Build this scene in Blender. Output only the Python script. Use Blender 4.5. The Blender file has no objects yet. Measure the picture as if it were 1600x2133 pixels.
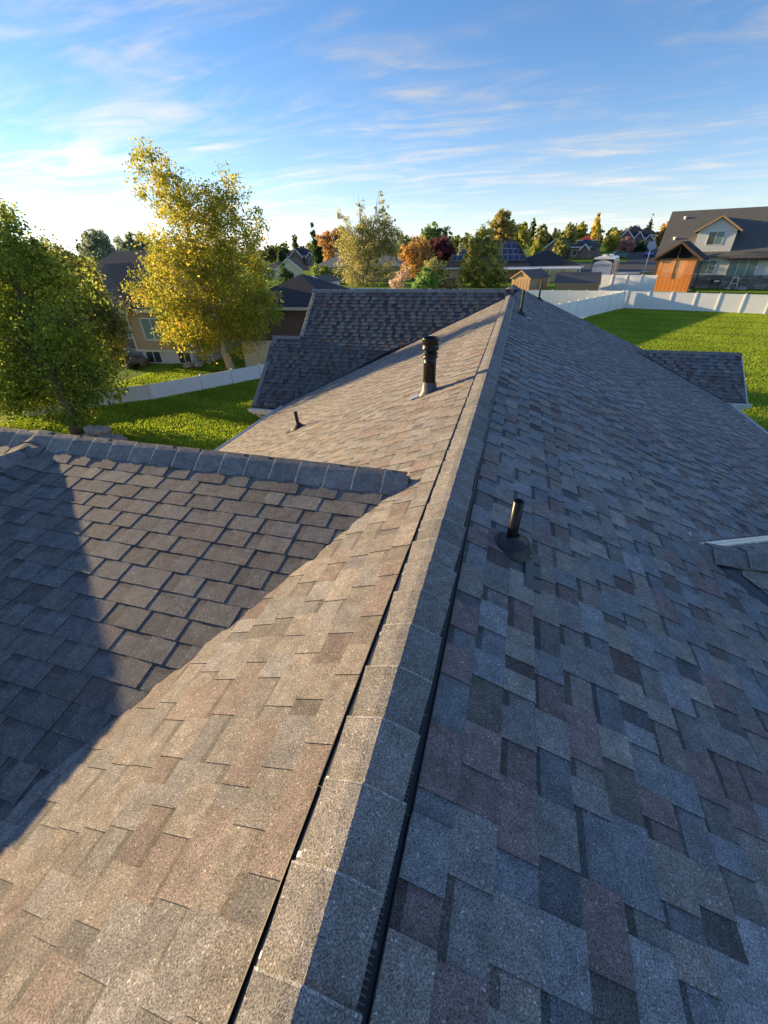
import bpy, math, random
import numpy as np
from mathutils import Vector, Matrix

random.seed(7); rng = np.random.default_rng(11)
S = bpy.context.scene
COL = S.collection

# ------------------------------------------------------------------ camera, world, sun, exposure
SUN_EL, SUN_AZ = math.radians(9.5), math.radians(-80.5)      # azimuth measured from +Y towards +X
cam = bpy.data.cameras.new('camera'); cam_o = bpy.data.objects.new('camera', cam); COL.objects.link(cam_o)
cam.sensor_fit = 'HORIZONTAL'; cam.sensor_width = 36.0; cam.lens = 36.0 * 855 / 1600
cam.clip_start = 0.05; cam.clip_end = 6000
CR = Matrix(((0.96028228, -0.13140423, 0.24615214), (0.27797125, 0.52730019, -0.80292371), (-0.02428849, 0.83945663, 0.54288363)))
CAM = Vector((0, 0, 7.0))
cam_o.matrix_world = Matrix.Translation(CAM) @ CR.to_4x4()
S.camera = cam_o

world = bpy.data.worlds.new('World'); S.world = world; world.use_nodes = True
def build_world():
    nt = world.node_tree; N = nt.nodes; L = nt.links; N.clear()
    out = N.new('ShaderNodeOutputWorld'); bg = N.new('ShaderNodeBackground'); L.new(bg.outputs[0], out.inputs[0])
    sky = N.new('ShaderNodeTexSky'); sky.sky_type = 'NISHITA'; sky.sun_disc = False
    sky.sun_elevation = SUN_EL; sky.sun_rotation = SUN_AZ
    sky.altitude = 1400; sky.air_density = 1.0; sky.dust_density = 0.25; sky.ozone_density = 4.4
    bg.inputs[1].default_value = SKY_STRENGTH
    tc = N.new('ShaderNodeTexCoord'); sep = N.new('ShaderNodeSeparateXYZ'); L.new(tc.outputs['Generated'], sep.inputs[0])
    def math_(op, a, b=None, clamp=False):
        m = N.new('ShaderNodeMath'); m.operation = op; m.use_clamp = clamp
        for i, v in enumerate((a, b)):
            if v is None: continue
            if isinstance(v, (int, float)): m.inputs[i].default_value = v
            else: L.new(v, m.inputs[i])
        return m.outputs[0]
    z = math_('MAXIMUM', sep.outputs[2], 0.0)
    den = math_('ADD', z, 0.10)
    cx = math_('DIVIDE', sep.outputs[0], den); cy = math_('DIVIDE', sep.outputs[1], den)
    com = N.new('ShaderNodeCombineXYZ'); L.new(cx, com.inputs[0]); L.new(cy, com.inputs[1])
    def layer(rot, scale, nscale, lo, hi, seed, det=7, rough=.62, dist=.6):
        mp = N.new('ShaderNodeMapping'); mp.inputs['Rotation'].default_value = (0, 0, rot); mp.inputs['Scale'].default_value = scale
        mp.inputs['Location'].default_value = (seed, seed * .7, seed * .3)
        L.new(com.outputs[0], mp.inputs[0])
        nz = N.new('ShaderNodeTexNoise'); nz.inputs['Scale'].default_value = nscale; nz.inputs['Detail'].default_value = det
        nz.inputs['Roughness'].default_value = rough; nz.inputs['Distortion'].default_value = dist; L.new(mp.outputs[0], nz.inputs[0])
        mr = N.new('ShaderNodeMapRange'); mr.interpolation_type = 'SMOOTHSTEP'; mr.inputs[1].default_value = lo; mr.inputs[2].default_value = hi
        L.new(nz.outputs[0], mr.inputs[0]); return mr.outputs[0]
    wisps = layer(.35, (.55, 1.35, 1), 1.7, .42, .78, 3.1, 8, .62, 1.1)
    patch = layer(.6, (.6, .8, 1), 1.0, .33, .60, 9.7, 3)
    fine = layer(-.1, (.4, 2.0, 1), 1.9, .46, .82, 14.2)
    c1 = math_('MULTIPLY', wisps, patch)
    c2 = math_('MULTIPLY', math_('MULTIPLY', fine, .7), patch)
    cloud = math_('ADD', c1, c2, True)
    cloud = math_('MULTIPLY', cloud, .80)
    veil = math_('MULTIPLY', math_('POWER', 2.718, math_('MULTIPLY', z, -8.0)), .55)      # thin haze towards the horizon, all round
    cloud = math_('ADD', cloud, math_('MULTIPLY', veil, math_('SUBTRACT', 1.0, cloud)), True)
    mix = N.new('ShaderNodeMixRGB'); mix.blend_type = 'MIX'; L.new(cloud, mix.inputs[0]); L.new(sky.outputs[0], mix.inputs[1])
    # cloud colour follows the brightness of the sky round it, whitened
    bw = N.new('ShaderNodeRGBToBW'); L.new(sky.outputs[0], bw.inputs[0])
    lum = math_('ADD', math_('MULTIPLY', bw.outputs[0], 1.25), CLOUD_ADD)
    cc = N.new('ShaderNodeCombineColor'); L.new(lum, cc.inputs[0]); L.new(math_('MULTIPLY', lum, .97), cc.inputs[1]); L.new(math_('MULTIPLY', lum, .95), cc.inputs[2])
    L.new(cc.outputs[0], mix.inputs[2]); L.new(mix.outputs[0], bg.inputs[0])
SKY_STRENGTH = 0.08; CLOUD_ADD = 0.7
build_world()

sun = bpy.data.lights.new('sun', 'SUN'); sun_o = bpy.data.objects.new('sun', sun); COL.objects.link(sun_o)
sun.energy = 3.35; sun.angle = math.radians(0.55); sun.color = (1.0, .72, .36)
sdir = Vector((math.sin(SUN_AZ) * math.cos(SUN_EL), math.cos(SUN_AZ) * math.cos(SUN_EL), math.sin(SUN_EL)))
sun_o.rotation_euler = sdir.to_track_quat('Z', 'Y').to_euler(); sun_o.location = (-40, 10, 30)
S.view_settings.view_transform = 'Standard'; S.view_settings.look = 'None'; S.view_settings.gamma = 1.0
S.view_settings.use_curve_mapping = False; S.view_settings.exposure = 1.72

# ------------------------------------------------------------------ helpers
OFF = {}
def tag(o, label, cat, group=None, kind=None):
    if label: o['label'] = label
    if cat: o['category'] = cat
    if group: o['group'] = group
    if kind: o['kind'] = kind
    return o
def thing(name, label, cat, loc=(0, 0, 0), rotz=0, group=None):
    o = bpy.data.objects.new(name, None); COL.objects.link(o); o.empty_display_size = .2
    o.location = loc; o.rotation_euler = (0, 0, rotz); OFF[o.name] = Vector(loc)
    return tag(o, label, cat, group)
class MB:
    def __init__(s): s.v = []; s.f = []; s.c = []
    def add(s, vs, fs, col=None):
        b = len(s.v); s.v += [tuple(p) for p in vs]; s.f += [tuple(i + b for i in f) for f in fs]
        if col is not None: s.c += [col] * len(vs)
        return s
    def poly(s, pts, col=None): return s.add(pts, [tuple(range(len(pts)))], col)
    def box(s, lo, hi, m=None, col=None):
        x0, y0, z0 = lo; x1, y1, z1 = hi
        v = [Vector(p) for p in ((x0, y0, z0), (x1, y0, z0), (x1, y1, z0), (x0, y1, z0), (x0, y0, z1), (x1, y0, z1), (x1, y1, z1), (x0, y1, z1))]
        if m is not None: v = [m @ p for p in v]
        return s.add(v, [(3, 2, 1, 0), (4, 5, 6, 7), (0, 1, 5, 4), (1, 2, 6, 5), (2, 3, 7, 6), (3, 0, 4, 7)], col)
    def beam(s, a, b, w, h, up=(0, 0, 1), col=None):
        a = Vector(a); b = Vector(b); t = (b - a).normalized(); side = t.cross(Vector(up))
        if side.length < 1e-4: side = t.cross(Vector((1, 0, 0)))
        side.normalize(); u = side.cross(t).normalized()
        v = []
        for p in (a, b):
            for sx, sz in ((-1, -1), (1, -1), (1, 1), (-1, 1)): v.append(p + side * (sx * w / 2) + u * (sz * h / 2))
        return s.add(v, [(0, 1, 2, 3), (7, 6, 5, 4), (0, 4, 5, 1), (1, 5, 6, 2), (2, 6, 7, 3), (3, 7, 4, 0)], col)
    def prism(s, pts, vec, col=None):
        n = len(pts); a = [Vector(p) for p in pts]; b = [p + Vector(vec) for p in a]
        fs = [tuple(range(n))[::-1], tuple(range(n, 2 * n))] + [(i, (i + 1) % n, n + (i + 1) % n, n + i) for i in range(n)]
        return s.add(a + b, fs, col)
    def tube(s, path, radii, n=8, cap=True, col=None):
        path = [Vector(p) for p in path]; v = []; f = []
        for i, p in enumerate(path):
            t = (path[min(i + 1, len(path) - 1)] - path[max(i - 1, 0)])
            t = t.normalized() if t.length > 1e-9 else Vector((0, 0, 1))
            a = t.orthogonal().normalized() if abs(t.z) < .95 else (Vector((1, 0, 0)) - t * t.x).normalized()
            b = t.cross(a); r = radii[i] if hasattr(radii, '__len__') else radii
            for k in range(n):
                an = 2 * math.pi * k / n; v.append(p + (a * math.cos(an) + b * math.sin(an)) * r)
        for i in range(len(path) - 1):
            for k in range(n):
                f.append((i * n + k, i * n + (k + 1) % n, (i + 1) * n + (k + 1) % n, (i + 1) * n + k))
        if cap: f.append(tuple(range(n))[::-1]); f.append(tuple(range((len(path) - 1) * n, len(path) * n)))
        return s.add(v, f, col)
    def lathe(s, prof, m, n=24, col=None, capend=False):
        v = []; f = []
        for r, z in prof:
            for k in range(n):
                an = 2 * math.pi * k / n; v.append(m @ Vector((r * math.cos(an), r * math.sin(an), z)))
        for i in range(len(prof) - 1):
            for k in range(n): f.append((i * n + k, i * n + (k + 1) % n, (i + 1) * n + (k + 1) % n, (i + 1) * n + k))
        if capend: f.append(tuple(range((len(prof) - 1) * n, len(prof) * n)))
        return s.add(v, f, col)
    def build(s, name, mat, parent=None, local=False, smooth=False):
        me = bpy.data.meshes.new(name)
        off = Vector((0, 0, 0))
        if parent is not None and not local: off = OFF.get(parent.name, off)
        me.from_pydata([(p[0] - off[0], p[1] - off[1], p[2] - off[2]) for p in s.v], [], s.f)
        if s.c and len(s.c) == len(s.v):
            at = me.color_attributes.new('Col', 'FLOAT_COLOR', 'POINT')
            at.data.foreach_set('color', np.array([(c[0], c[1], c[2], 1) for c in s.c], dtype=np.float32).ravel())
        if mat: me.materials.append(mat)
        if smooth: me.polygons.foreach_set('use_smooth', [True] * len(me.polygons))
        me.update()
        o = bpy.data.objects.new(name, me); COL.objects.link(o)
        if parent is not None: o.parent = parent; OFF[o.name] = off
        return o
def fast_mesh(name, V, nper, mat, parent=None, colr=None, F=None):
    """V: (n*nper,3) array of separate polygons with nper corners each"""
    V = np.asarray(V, dtype=np.float32); off = OFF.get(parent.name, Vector((0, 0, 0))) if parent is not None else Vector((0, 0, 0))
    V = V - np.array(off, dtype=np.float32); nv = len(V); nf = nv // nper
    me = bpy.data.meshes.new(name); me.vertices.add(nv); me.vertices.foreach_set('co', V.ravel())
    me.loops.add(nv); me.loops.foreach_set('vertex_index', np.arange(nv, dtype=np.int32))
    me.polygons.add(nf); me.polygons.foreach_set('loop_start', np.arange(0, nv, nper, dtype=np.int32)); me.polygons.foreach_set('loop_total', np.full(nf, nper, dtype=np.int32))
    if colr is not None:
        at = me.color_attributes.new('Col', 'FLOAT_COLOR', 'POINT')
        c = np.ones((nv, 4), dtype=np.float32); c[:, :3] = np.repeat(colr, nper, axis=0); at.data.foreach_set('color', c.ravel())
    me.materials.append(mat); me.update(); me.validate()
    o = bpy.data.objects.new(name, me); COL.objects.link(o)
    if parent is not None: o.parent = parent; OFF[o.name] = off
    return o

# ------------------------------------------------------------------ materials
def mat(name, col, rough=.8, var=0.0, scale=4.0, metal=0.0, bump=0.0, bscale=None, attr=False, spec=.4, detail=4, col2=None, bdist=.02, obj=False):
    m = bpy.data.materials.new(name); m.use_nodes = True; nt = m.node_tree; N = nt.nodes; L = nt.links
    p = N['Principled BSDF']; p.inputs['Roughness'].default_value = rough; p.inputs['Metallic'].default_value = metal
    p.inputs['Specular IOR Level'].default_value = spec
    geo = N.new('ShaderNodeNewGeometry')
    base = None
    if attr:
        a = N.new('ShaderNodeAttribute'); a.attribute_name = 'Col'; base = a.outputs[0]
    if var > 0 or col2:
        nz = N.new('ShaderNodeTexNoise'); nz.inputs['Scale'].default_value = scale; nz.inputs['Detail'].default_value = detail; nz.inputs['Roughness'].default_value = .65
        L.new(geo.outputs['Position'], nz.inputs[0])
        if col2:
            r = N.new('ShaderNodeMix'); r.data_type = 'RGBA'; mr = N.new('ShaderNodeMapRange'); mr.inputs[1].default_value = .35; mr.inputs[2].default_value = .65
            L.new(nz.outputs[0], mr.inputs[0]); L.new(mr.outputs[0], r.inputs[0]); r.inputs[6].default_value = (*col, 1); r.inputs[7].default_value = (*col2, 1); L.new(r.outputs[2], p.inputs[0])
        else:
            mr = N.new('ShaderNodeMapRange'); mr.inputs[1].default_value = .28; mr.inputs[2].default_value = .72; mr.inputs[3].default_value = 1 - var; mr.inputs[4].default_value = 1 + var
            L.new(nz.outputs[0], mr.inputs[0])
            mx = N.new('ShaderNodeVectorMath'); mx.operation = 'SCALE'; L.new(mr.outputs[0], mx.inputs['Scale'])
            if base: L.new(base, mx.inputs[0])
            else: mx.inputs[0].default_value = col
            L.new(mx.outputs[0], p.inputs[0])
    elif base: L.new(base, p.inputs[0])
    else: p.inputs[0].default_value = (*col, 1)
    if bump > 0:
        nb = N.new('ShaderNodeTexNoise'); nb.inputs['Scale'].default_value = bscale or scale; nb.inputs['Detail'].default_value = 5; L.new(geo.outputs['Position'], nb.inputs[0])
        b = N.new('ShaderNodeBump'); b.inputs['Strength'].default_value = bump; b.inputs['Distance'].default_value = bdist; L.new(nb.outputs[0], b.inputs['Height']); L.new(b.outputs[0], p.inputs['Normal'])
    return m
def shingle_mat(name, gscale=230.0):
    m = bpy.data.materials.new(name); m.use_nodes = True; nt = m.node_tree; N = nt.nodes; L = nt.links
    p = N['Principled BSDF']; p.inputs['Roughness'].default_value = .86; p.inputs['Specular IOR Level'].default_value = .35
    geo = N.new('ShaderNodeNewGeometry'); a = N.new('ShaderNodeAttribute'); a.attribute_name = 'Col'
    def noise(sc, det, lo, hi, o0, o1):
        n = N.new('ShaderNodeTexNoise'); n.inputs['Scale'].default_value = sc; n.inputs['Detail'].default_value = det; n.inputs['Roughness'].default_value = .7; L.new(geo.outputs['Position'], n.inputs[0])
        r = N.new('ShaderNodeMapRange'); r.inputs[1].default_value = lo; r.inputs[2].default_value = hi; r.inputs[3].default_value = o0; r.inputs[4].default_value = o1; L.new(n.outputs[0], r.inputs[0]); return n, r.outputs[0]
    n1, g = noise(gscale, 3, .34, .66, .28, 1.9)          # mineral granules
    n2, b = noise(14, 6, .3, .7, .70, 1.32)                 # batch mottling
    n4, b2 = noise(.55, 3, .3, .7, .88, 1.12)              # weathering over metres
    v = N.new('ShaderNodeTexVoronoi'); v.inputs['Scale'].default_value = gscale * .8; L.new(geo.outputs['Position'], v.inputs[0])
    vs = N.new('ShaderNodeSeparateColor'); L.new(v.outputs['Color'], vs.inputs[0])
    sp = N.new('ShaderNodeMapRange'); sp.inputs[1].default_value = .95; sp.inputs[2].default_value = .99; sp.inputs[3].default_value = 1.0; sp.inputs[4].default_value = 1.9; L.new(vs.outputs[0], sp.inputs[0])
    x = g
    for y in (b, b2, sp.outputs[0]):
        q = N.new('ShaderNodeMath'); q.operation = 'MULTIPLY'; L.new(x, q.inputs[0]); L.new(y, q.inputs[1]); x = q.outputs[0]
    s = N.new('ShaderNodeVectorMath'); s.operation = 'SCALE'; L.new(a.outputs[0], s.inputs[0]); L.new(x, s.inputs['Scale'])
    L.new(s.outputs[0], p.inputs[0])
    bm = N.new('ShaderNodeBump'); bm.inputs['Strength'].default_value = .8; bm.inputs['Distance'].default_value = .004; L.new(n1.outputs[0], bm.inputs['Height']); L.new(bm.outputs[0], p.inputs['Normal'])
    return m
def leaf_mat(name, trans=.5):
    m = bpy.data.materials.new(name); m.use_nodes = True; nt = m.node_tree; N = nt.nodes; L = nt.links
    p = N['Principled BSDF']; p.inputs['Roughness'].default_value = .6; p.inputs['Specular IOR Level'].default_value = .25
    a = N.new('ShaderNodeAttribute'); a.attribute_name = 'Col'; L.new(a.outputs[0], p.inputs[0])
    t = N.new('ShaderNodeBsdfTranslucent'); g = N.new('ShaderNodeVectorMath'); g.operation = 'SCALE'; g.inputs['Scale'].default_value = 1.5; L.new(a.outputs[0], g.inputs[0]); L.new(g.outputs[0], t.inputs[0])
    mx = N.new('ShaderNodeMixShader'); mx.inputs[0].default_value = trans; L.new(p.outputs[0], mx.inputs[1]); L.new(t.outputs[0], mx.inputs[2]); L.new(mx.outputs[0], N['Material Output'].inputs[0])
    return m
def brick_mat(name, c1, c2, mortar, scale=1.0):
    m = bpy.data.materials.new(name); m.use_nodes = True; nt = m.node_tree; N = nt.nodes; L = nt.links
    p = N['Principled BSDF']; p.inputs['Roughness'].default_value = .9
    geo = N.new('ShaderNodeNewGeometry'); sp = N.new('ShaderNodeSeparateXYZ'); L.new(geo.outputs['Position'], sp.inputs[0])
    ad = N.new('ShaderNodeMath'); ad.operation = 'ADD'; L.new(sp.outputs[0], ad.inputs[0]); L.new(sp.outputs[1], ad.inputs[1])
    cb = N.new('ShaderNodeCombineXYZ'); L.new(ad.outputs[0], cb.inputs[0]); L.new(sp.outputs[2], cb.inputs[1])
    b = N.new('ShaderNodeTexBrick'); b.inputs['Color1'].default_value = (*c1, 1); b.inputs['Color2'].default_value = (*c2, 1); b.inputs['Mortar'].default_value = (*mortar, 1)
    b.inputs['Scale'].default_value = scale; b.inputs['Brick Width'].default_value = .22; b.inputs['Row Height'].default_value = .075; b.inputs['Mortar Size'].default_value = .010
    L.new(cb.outputs[0], b.inputs[0]); L.new(b.outputs[0], p.inputs[0]); return m
M = {}
M['shingle'] = shingle_mat('shingle')
M['deck'] = mat('roof_felt', (.02, .02, .022), .95)
M['black'] = mat('black_plastic', (.012, .012, .013), .35, .2, 30, spec=.5)
M['blackpaint'] = mat('black_painted_metal', (.007, .007, .008), .32, .3, 12, spec=.3)
M['rubber'] = mat('dark_rubber', (.035, .037, .04), .45, .15, 30)
M['flash'] = mat('grey_painted_flashing', (.06, .065, .075), .4, .15, 8, spec=.5)
M['valley'] = mat('valley_metal', (.16, .165, .175), .28, .12, 5, metal=.75)
M['valley_sky_tint'] = mat('valley_metal_sky_tint', (.74, .73, .68), .3, .06, 5, metal=.25, spec=.8)  # same valley metal, reflection of the bright western sky painted into its colour
M['alu'] = mat('bare_aluminium', (.55, .56, .57), .35, .15, 20, metal=.7)
M['lead'] = mat('weathered_flashing_metal', (.10, .10, .10), .45, .3, 25, metal=.5)
M['clip'] = mat('pale_vent_clip', (.62, .6, .54), .5)
M['white'] = mat('white_painted_trim', (.78, .79, .8), .45, .05, 3)
M['vinyl'] = mat('white_vinyl', (.86, .86, .86), .42, .04, 1.5)
M['vinyl_tan'] = mat('beige_vinyl', (.62, .56, .45), .5, .05, 1.5)
M['brick_red'] = brick_mat('red_brick', (.20, .075, .05), (.26, .11, .075), (.34, .31, .28))
M['brick_brown'] = brick_mat('brown_brick', (.17, .10, .075), (.24, .15, .115), (.22, .19, .17))
M['brick_tan'] = brick_mat('tan_brick', (.38, .25, .15), (.46, .32, .21), (.5, .44, .36))
M['stucco_grey'] = mat('grey_stucco', (.66, .66, .64), .9, .06, 6, bump=.3, bscale=40)
M['stucco_tan'] = mat('tan_stucco', (.46, .31, .19), .9, .06, 6)
M['stucco_cream'] = mat('cream_siding', (.66, .62, .48), .8, .05, 4)
M['siding_grey'] = mat('grey_siding', (.62, .63, .65), .7, .05, 3)
M['stone'] = mat('stacked_stone', (.10, .09, .085), .9, scale=5, col2=(.33, .30, .28), detail=7, bump=.6, bscale=6)
M['concrete'] = mat('concrete', (.36, .34, .31), .9, .12, 3)
M['asphalt'] = mat('asphalt', (.075, .078, .085), .9, .12, 2)
M['roof_dark'] = mat('dark_roof_shingles', (.045, .046, .052), .9, .35, 5, detail=7, bump=.5, bscale=7)
M['roof_grey'] = mat('grey_roof_shingles', (.12, .118, .115), .9, .35, 5, detail=7, bump=.5, bscale=7)
M['roof_brown'] = mat('brown_roof_shingles', (.175, .135, .108), .9, .3, 5, detail=7, bump=.5, bscale=7)
M['roof_pale'] = mat('pale_grey_roof_shingles', (.24, .235, .23), .9, .2, 5, detail=7)
M['roof_teal'] = mat('blue_grey_roof_shingles', (.045, .062, .07), .9, .25, 5, detail=7)
M['red_metal'] = mat('red_metal_roof', (.30, .05, .03), .5, .1, 3)
M['glass'] = mat('window_glass', (.05, .075, .075), .08, .2, 1.2, spec=.8)
M['blind'] = mat('window_with_blinds', (.17, .26, .24), .25, .12, 9, spec=.6)
M['dark'] = mat('dark_interior', (.012, .012, .013), .9)
M['cedar'] = mat('cedar_boards', (.62, .22, .045), .6, .28, 9, detail=6)
M['cedar_dark'] = mat('dark_stained_timber', (.10, .055, .03), .7, .2, 6)
M['shed_wood'] = mat('tan_shed_siding', (.46, .31, .16), .85, .12, 5)
M['bark'] = mat('grey_brown_bark', (.16, .12, .085), .95, .35, 9, bump=.8, bscale=20)
M['bark_pale'] = mat('pale_bark', (.36, .32, .26), .9, .25, 9, bump=.5, bscale=15)
M['leaf'] = leaf_mat('leaf', .5)
M['rock'] = mat('pale_boulder', (.34, .30, .25), .92, .3, 3, bump=.7, bscale=6, bdist=.08)
M['rock_brown'] = mat('brown_boulder', (.20, .155, .12), .92, .3, 3, bump=.7, bscale=6, bdist=.08)
M['solar'] = mat('solar_cells', (.012, .022, .075), .15, .15, 3, spec=.8)
M['solar_frame'] = mat('solar_frame', (.55, .56, .58), .35, metal=.6)
M['tyre'] = mat('tyre_rubber', (.02, .02, .02), .8)
M['chrome'] = mat('wheel_alloy', (.5, .5, .5), .3, metal=.9)
def paint(name, c): M[name] = mat(name, c, .25, .03, 2, spec=.6)
paint('paint_white', (.75, .76, .77)); paint('paint_blue', (.02, .07, .42)); paint('paint_black', (.02, .021, .025)); paint('paint_teal', (.03, .12, .20)); paint('paint_silver', (.42, .43, .45)); paint('paint_red', (.3, .03, .03)); paint('paint_beige', (.52, .47, .39))

# ------------------------------------------------------------------ terrain
def sst(x): x = max(0.0, min(1.0, x)); return x * x * (3 - 2 * x)
def terrain(x, y):
    z = 0.9 * sst((y - 63) / 7) + 3.3 * sst((y - 100) / 60) * (0.35 + .65 * sst((x + 70) / 70))
    z += .35 * sst((-x - 21) / 6) * sst((40 - y) / 10) * 0
    return z
def build_ground():
    m = bpy.data.materials.new('lawn_and_ground'); m.use_nodes = True; nt = m.node_tree; N = nt.nodes; L = nt.links
    p = N['Principled BSDF']; p.inputs['Roughness'].default_value = .95; p.inputs['Specular IOR Level'].default_value = .15
    geo = N.new('ShaderNodeNewGeometry')
    def nz(sc, det=4):
        n = N.new('ShaderNodeTexNoise'); n.inputs['Scale'].default_value = sc; n.inputs['Detail'].default_value = det; L.new(geo.outputs['Position'], n.inputs[0]); return n
    a = nz(.35, 5); b = nz(9, 5)
    r = N.new('ShaderNodeValToRGB'); r.color_ramp.elements[0].position = .32; r.color_ramp.elements[0].color = (.10, .20, .015, 1); r.color_ramp.elements[1].position = .7; r.color_ramp.elements[1].color = (.21, .31, .025, 1)
    ad = N.new('ShaderNodeMath'); ad.operation = 'MULTIPLY_ADD'; ad.inputs[1].default_value = .55; L.new(b.outputs[0], ad.inputs[0])
    sc = N.new('ShaderNodeMath'); sc.operation = 'MULTIPLY'; sc.inputs[1].default_value = .45; L.new(a.outputs[0], sc.inputs[0]); L.new(sc.outputs[0], ad.inputs[2])
    L.new(ad.outputs[0], r.inputs[0]); L.new(r.outputs[0], p.inputs[0])
    bm = N.new('ShaderNodeBump'); bm.inputs['Strength'].default_value = .9; bm.inputs['Distance'].default_value = .12; nb = nz(5, 6); L.new(nb.outputs[0], bm.inputs['Height']); L.new(bm.outputs[0], p.inputs['Normal'])
    xs = sorted(set([-3000, -1500, -800, -400, -250] + list(range(-160, 161, 8)) + [250, 400, 800, 1500, 3000])); ys = [-1500, -400, -100] + list(range(-40, 201, 4)) + [240, 300, 400, 600, 1000, 2000, 4000]
    mb = MB(); nx = len(xs)
    mb.v = [(x, y, terrain(x, y)) for y in ys for x in xs]
    mb.f = [(j * nx + i, j * nx + i + 1, (j + 1) * nx + i + 1, (j + 1) * nx + i) for j in range(len(ys) - 1) for i in range(nx - 1)]
    o = mb.build('ground', m, smooth=True); o['kind'] = 'structure'
    # the far street and its driveway, draped 4 mm above the ground
    for nm, quad in (('street', [(8, 112), (120, 112), (120, 128), (8, 128)]), ('street', [(24, 128), (36, 128), (52, 210), (38, 210)]), ('driveway', [(9, 80), (26, 80), (27, 112), (10, 112)])):
        mb = MB(); n = 16
        for j in range(n + 1):
            for i in range(n + 1):
                s_, t_ = i / n, j / n
                q = [(1 - s_) * (1 - t_), s_ * (1 - t_), s_ * t_, (1 - s_) * t_]
                x = sum(q[k] * quad[k][0] for k in range(4)); y = sum(q[k] * quad[k][1] for k in range(4)); mb.v.append((x, y, terrain(x, y) + (.07 if nm == 'street' else .05)))
        mb.f = [(j * (n + 1) + i, j * (n + 1) + i + 1, (j + 1) * (n + 1) + i + 1, (j + 1) * (n + 1) + i) for j in range(n) for i in range(n)]
        o = mb.build(nm, M['asphalt'] if nm == 'street' else M['concrete']); o['kind'] = 'structure'
    # short grass blades on the two lawns that are seen close
    bl = []
    for (x0, x1, y0, y1, n) in ((-24, -7.5, 8, 27, 110000), (7.5, 32, 14, 60, 210000)):
        x = rng.uniform(x0, x1, n); y = rng.uniform(y0, y1, n); a = rng.uniform(0, 6.28, n); h = rng.uniform(.05, .11, n); w = rng.uniform(.02, .05, n)
        lx = rng.normal(0, .03, n); ly = rng.normal(0, .03, n); c, s_ = np.cos(a), np.sin(a); z0 = np.full(n, -.005)
        T = np.stack([np.stack([x - c * w, y - s_ * w, z0], 1), np.stack([x + c * w, y + s_ * w, z0], 1), np.stack([x + lx, y + ly, h], 1)], 1).reshape(-1, 3); bl.append(T)
    V = np.concatenate(bl); n = len(V) // 3
    t = rng.uniform(0, 1, (n, 1)); c = (1 - t) * np.array([[.16, .28, .02]]) + t * np.array([[.38, .46, .05]])
    q = V.reshape(n, 3, 3)[:, 0, :2]; w_ = .5 + .25 * np.sin(q[:, 0] * .9 + 1.3 * np.sin(q[:, 1] * .45)) + .25 * np.sin(q[:, 1] * 1.7 + q[:, 0] * .3); st = .5 + .5 * np.sign(np.sin((q[:, 0] * .25 + q[:, 1]) * 3.1))
    c = c * (.78 + .3 * w_ + .12 * st)[:, None]; dry = (rng.uniform(0, 1, n) < .05 + .08 * w_); c[dry] = c[dry] * np.array([1.5, 1.05, 1.6])
    o = fast_mesh('grass', V, 3, M['leaf'], None, c); tag(o, 'short mown green lawn grass on both sides of the house', 'grass', kind='stuff')
build_ground()

# ------------------------------------------------------------------ the shingled house
PL = dict(left=(5.7475, .43, 0), right=(5.5325, -.43, 0), ngn=(4.876, 0, .22), ngf=(8.17, 0, -1.0), wn=(-6.62, 0, .85), wf=(5.815 + .85 * 14.63, 0, -.85),
          rgn=(3.045, 0, .53), rgf=(6.3085, 0, -.45), sgn=(-7.545, 0, .69), sgf=(3.84 + .69 * 16.5, 0, -.69),
          dr=(5.48 - .6 * 4.28, -.6, 0), dl=(5.48 + .6 * 4.28, .6, 0))
def zp(pl, x, y): a, b, c = PL[pl]; return a + b * x + c * y
CRT = CR.transposed()
def project(p):
    c = CRT @ (Vector(p) - CAM)
    if c.z > -.02: return None
    return (800 - 855 * c.x / c.z, 1066.5 + 855 * c.y / c.z)
HOUSE = thing('house', 'dark shingled house whose long ridge and roof slopes fill the foreground', 'house', (0, 6, 0))
PIECES = []            # (projected area, verts, faces, colour)
PAL = [((.144, .137, .129), 5), ((.158, .143, .128), 3), ((.126, .120, .115), 4), ((.130, .100, .095), 5), ((.144, .147, .150), 5), ((.172, .153, .135), 2), ((.120, .127, .136), 5)]
PW = [tuple(1.72 * x for x in c) for c, w in PAL for _ in range(w)]
EXPO = .143
def clip_poly(poly, a, b, c):      # keep a*u+b*v+c >= 0
    out = []; n = len(poly)
    for i in range(n):
        p, q = poly[i], poly[(i + 1) % n]; fp = a * p[0] + b * p[1] + c; fq = a * q[0] + b * q[1] + c
        if fp >= 0: out.append(p)
        if (fp >= 0) != (fq >= 0):
            t = fp / (fp - fq); out.append((p[0] + t * (q[0] - p[0]), p[1] + t * (q[1] - p[1])))
    return out
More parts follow.
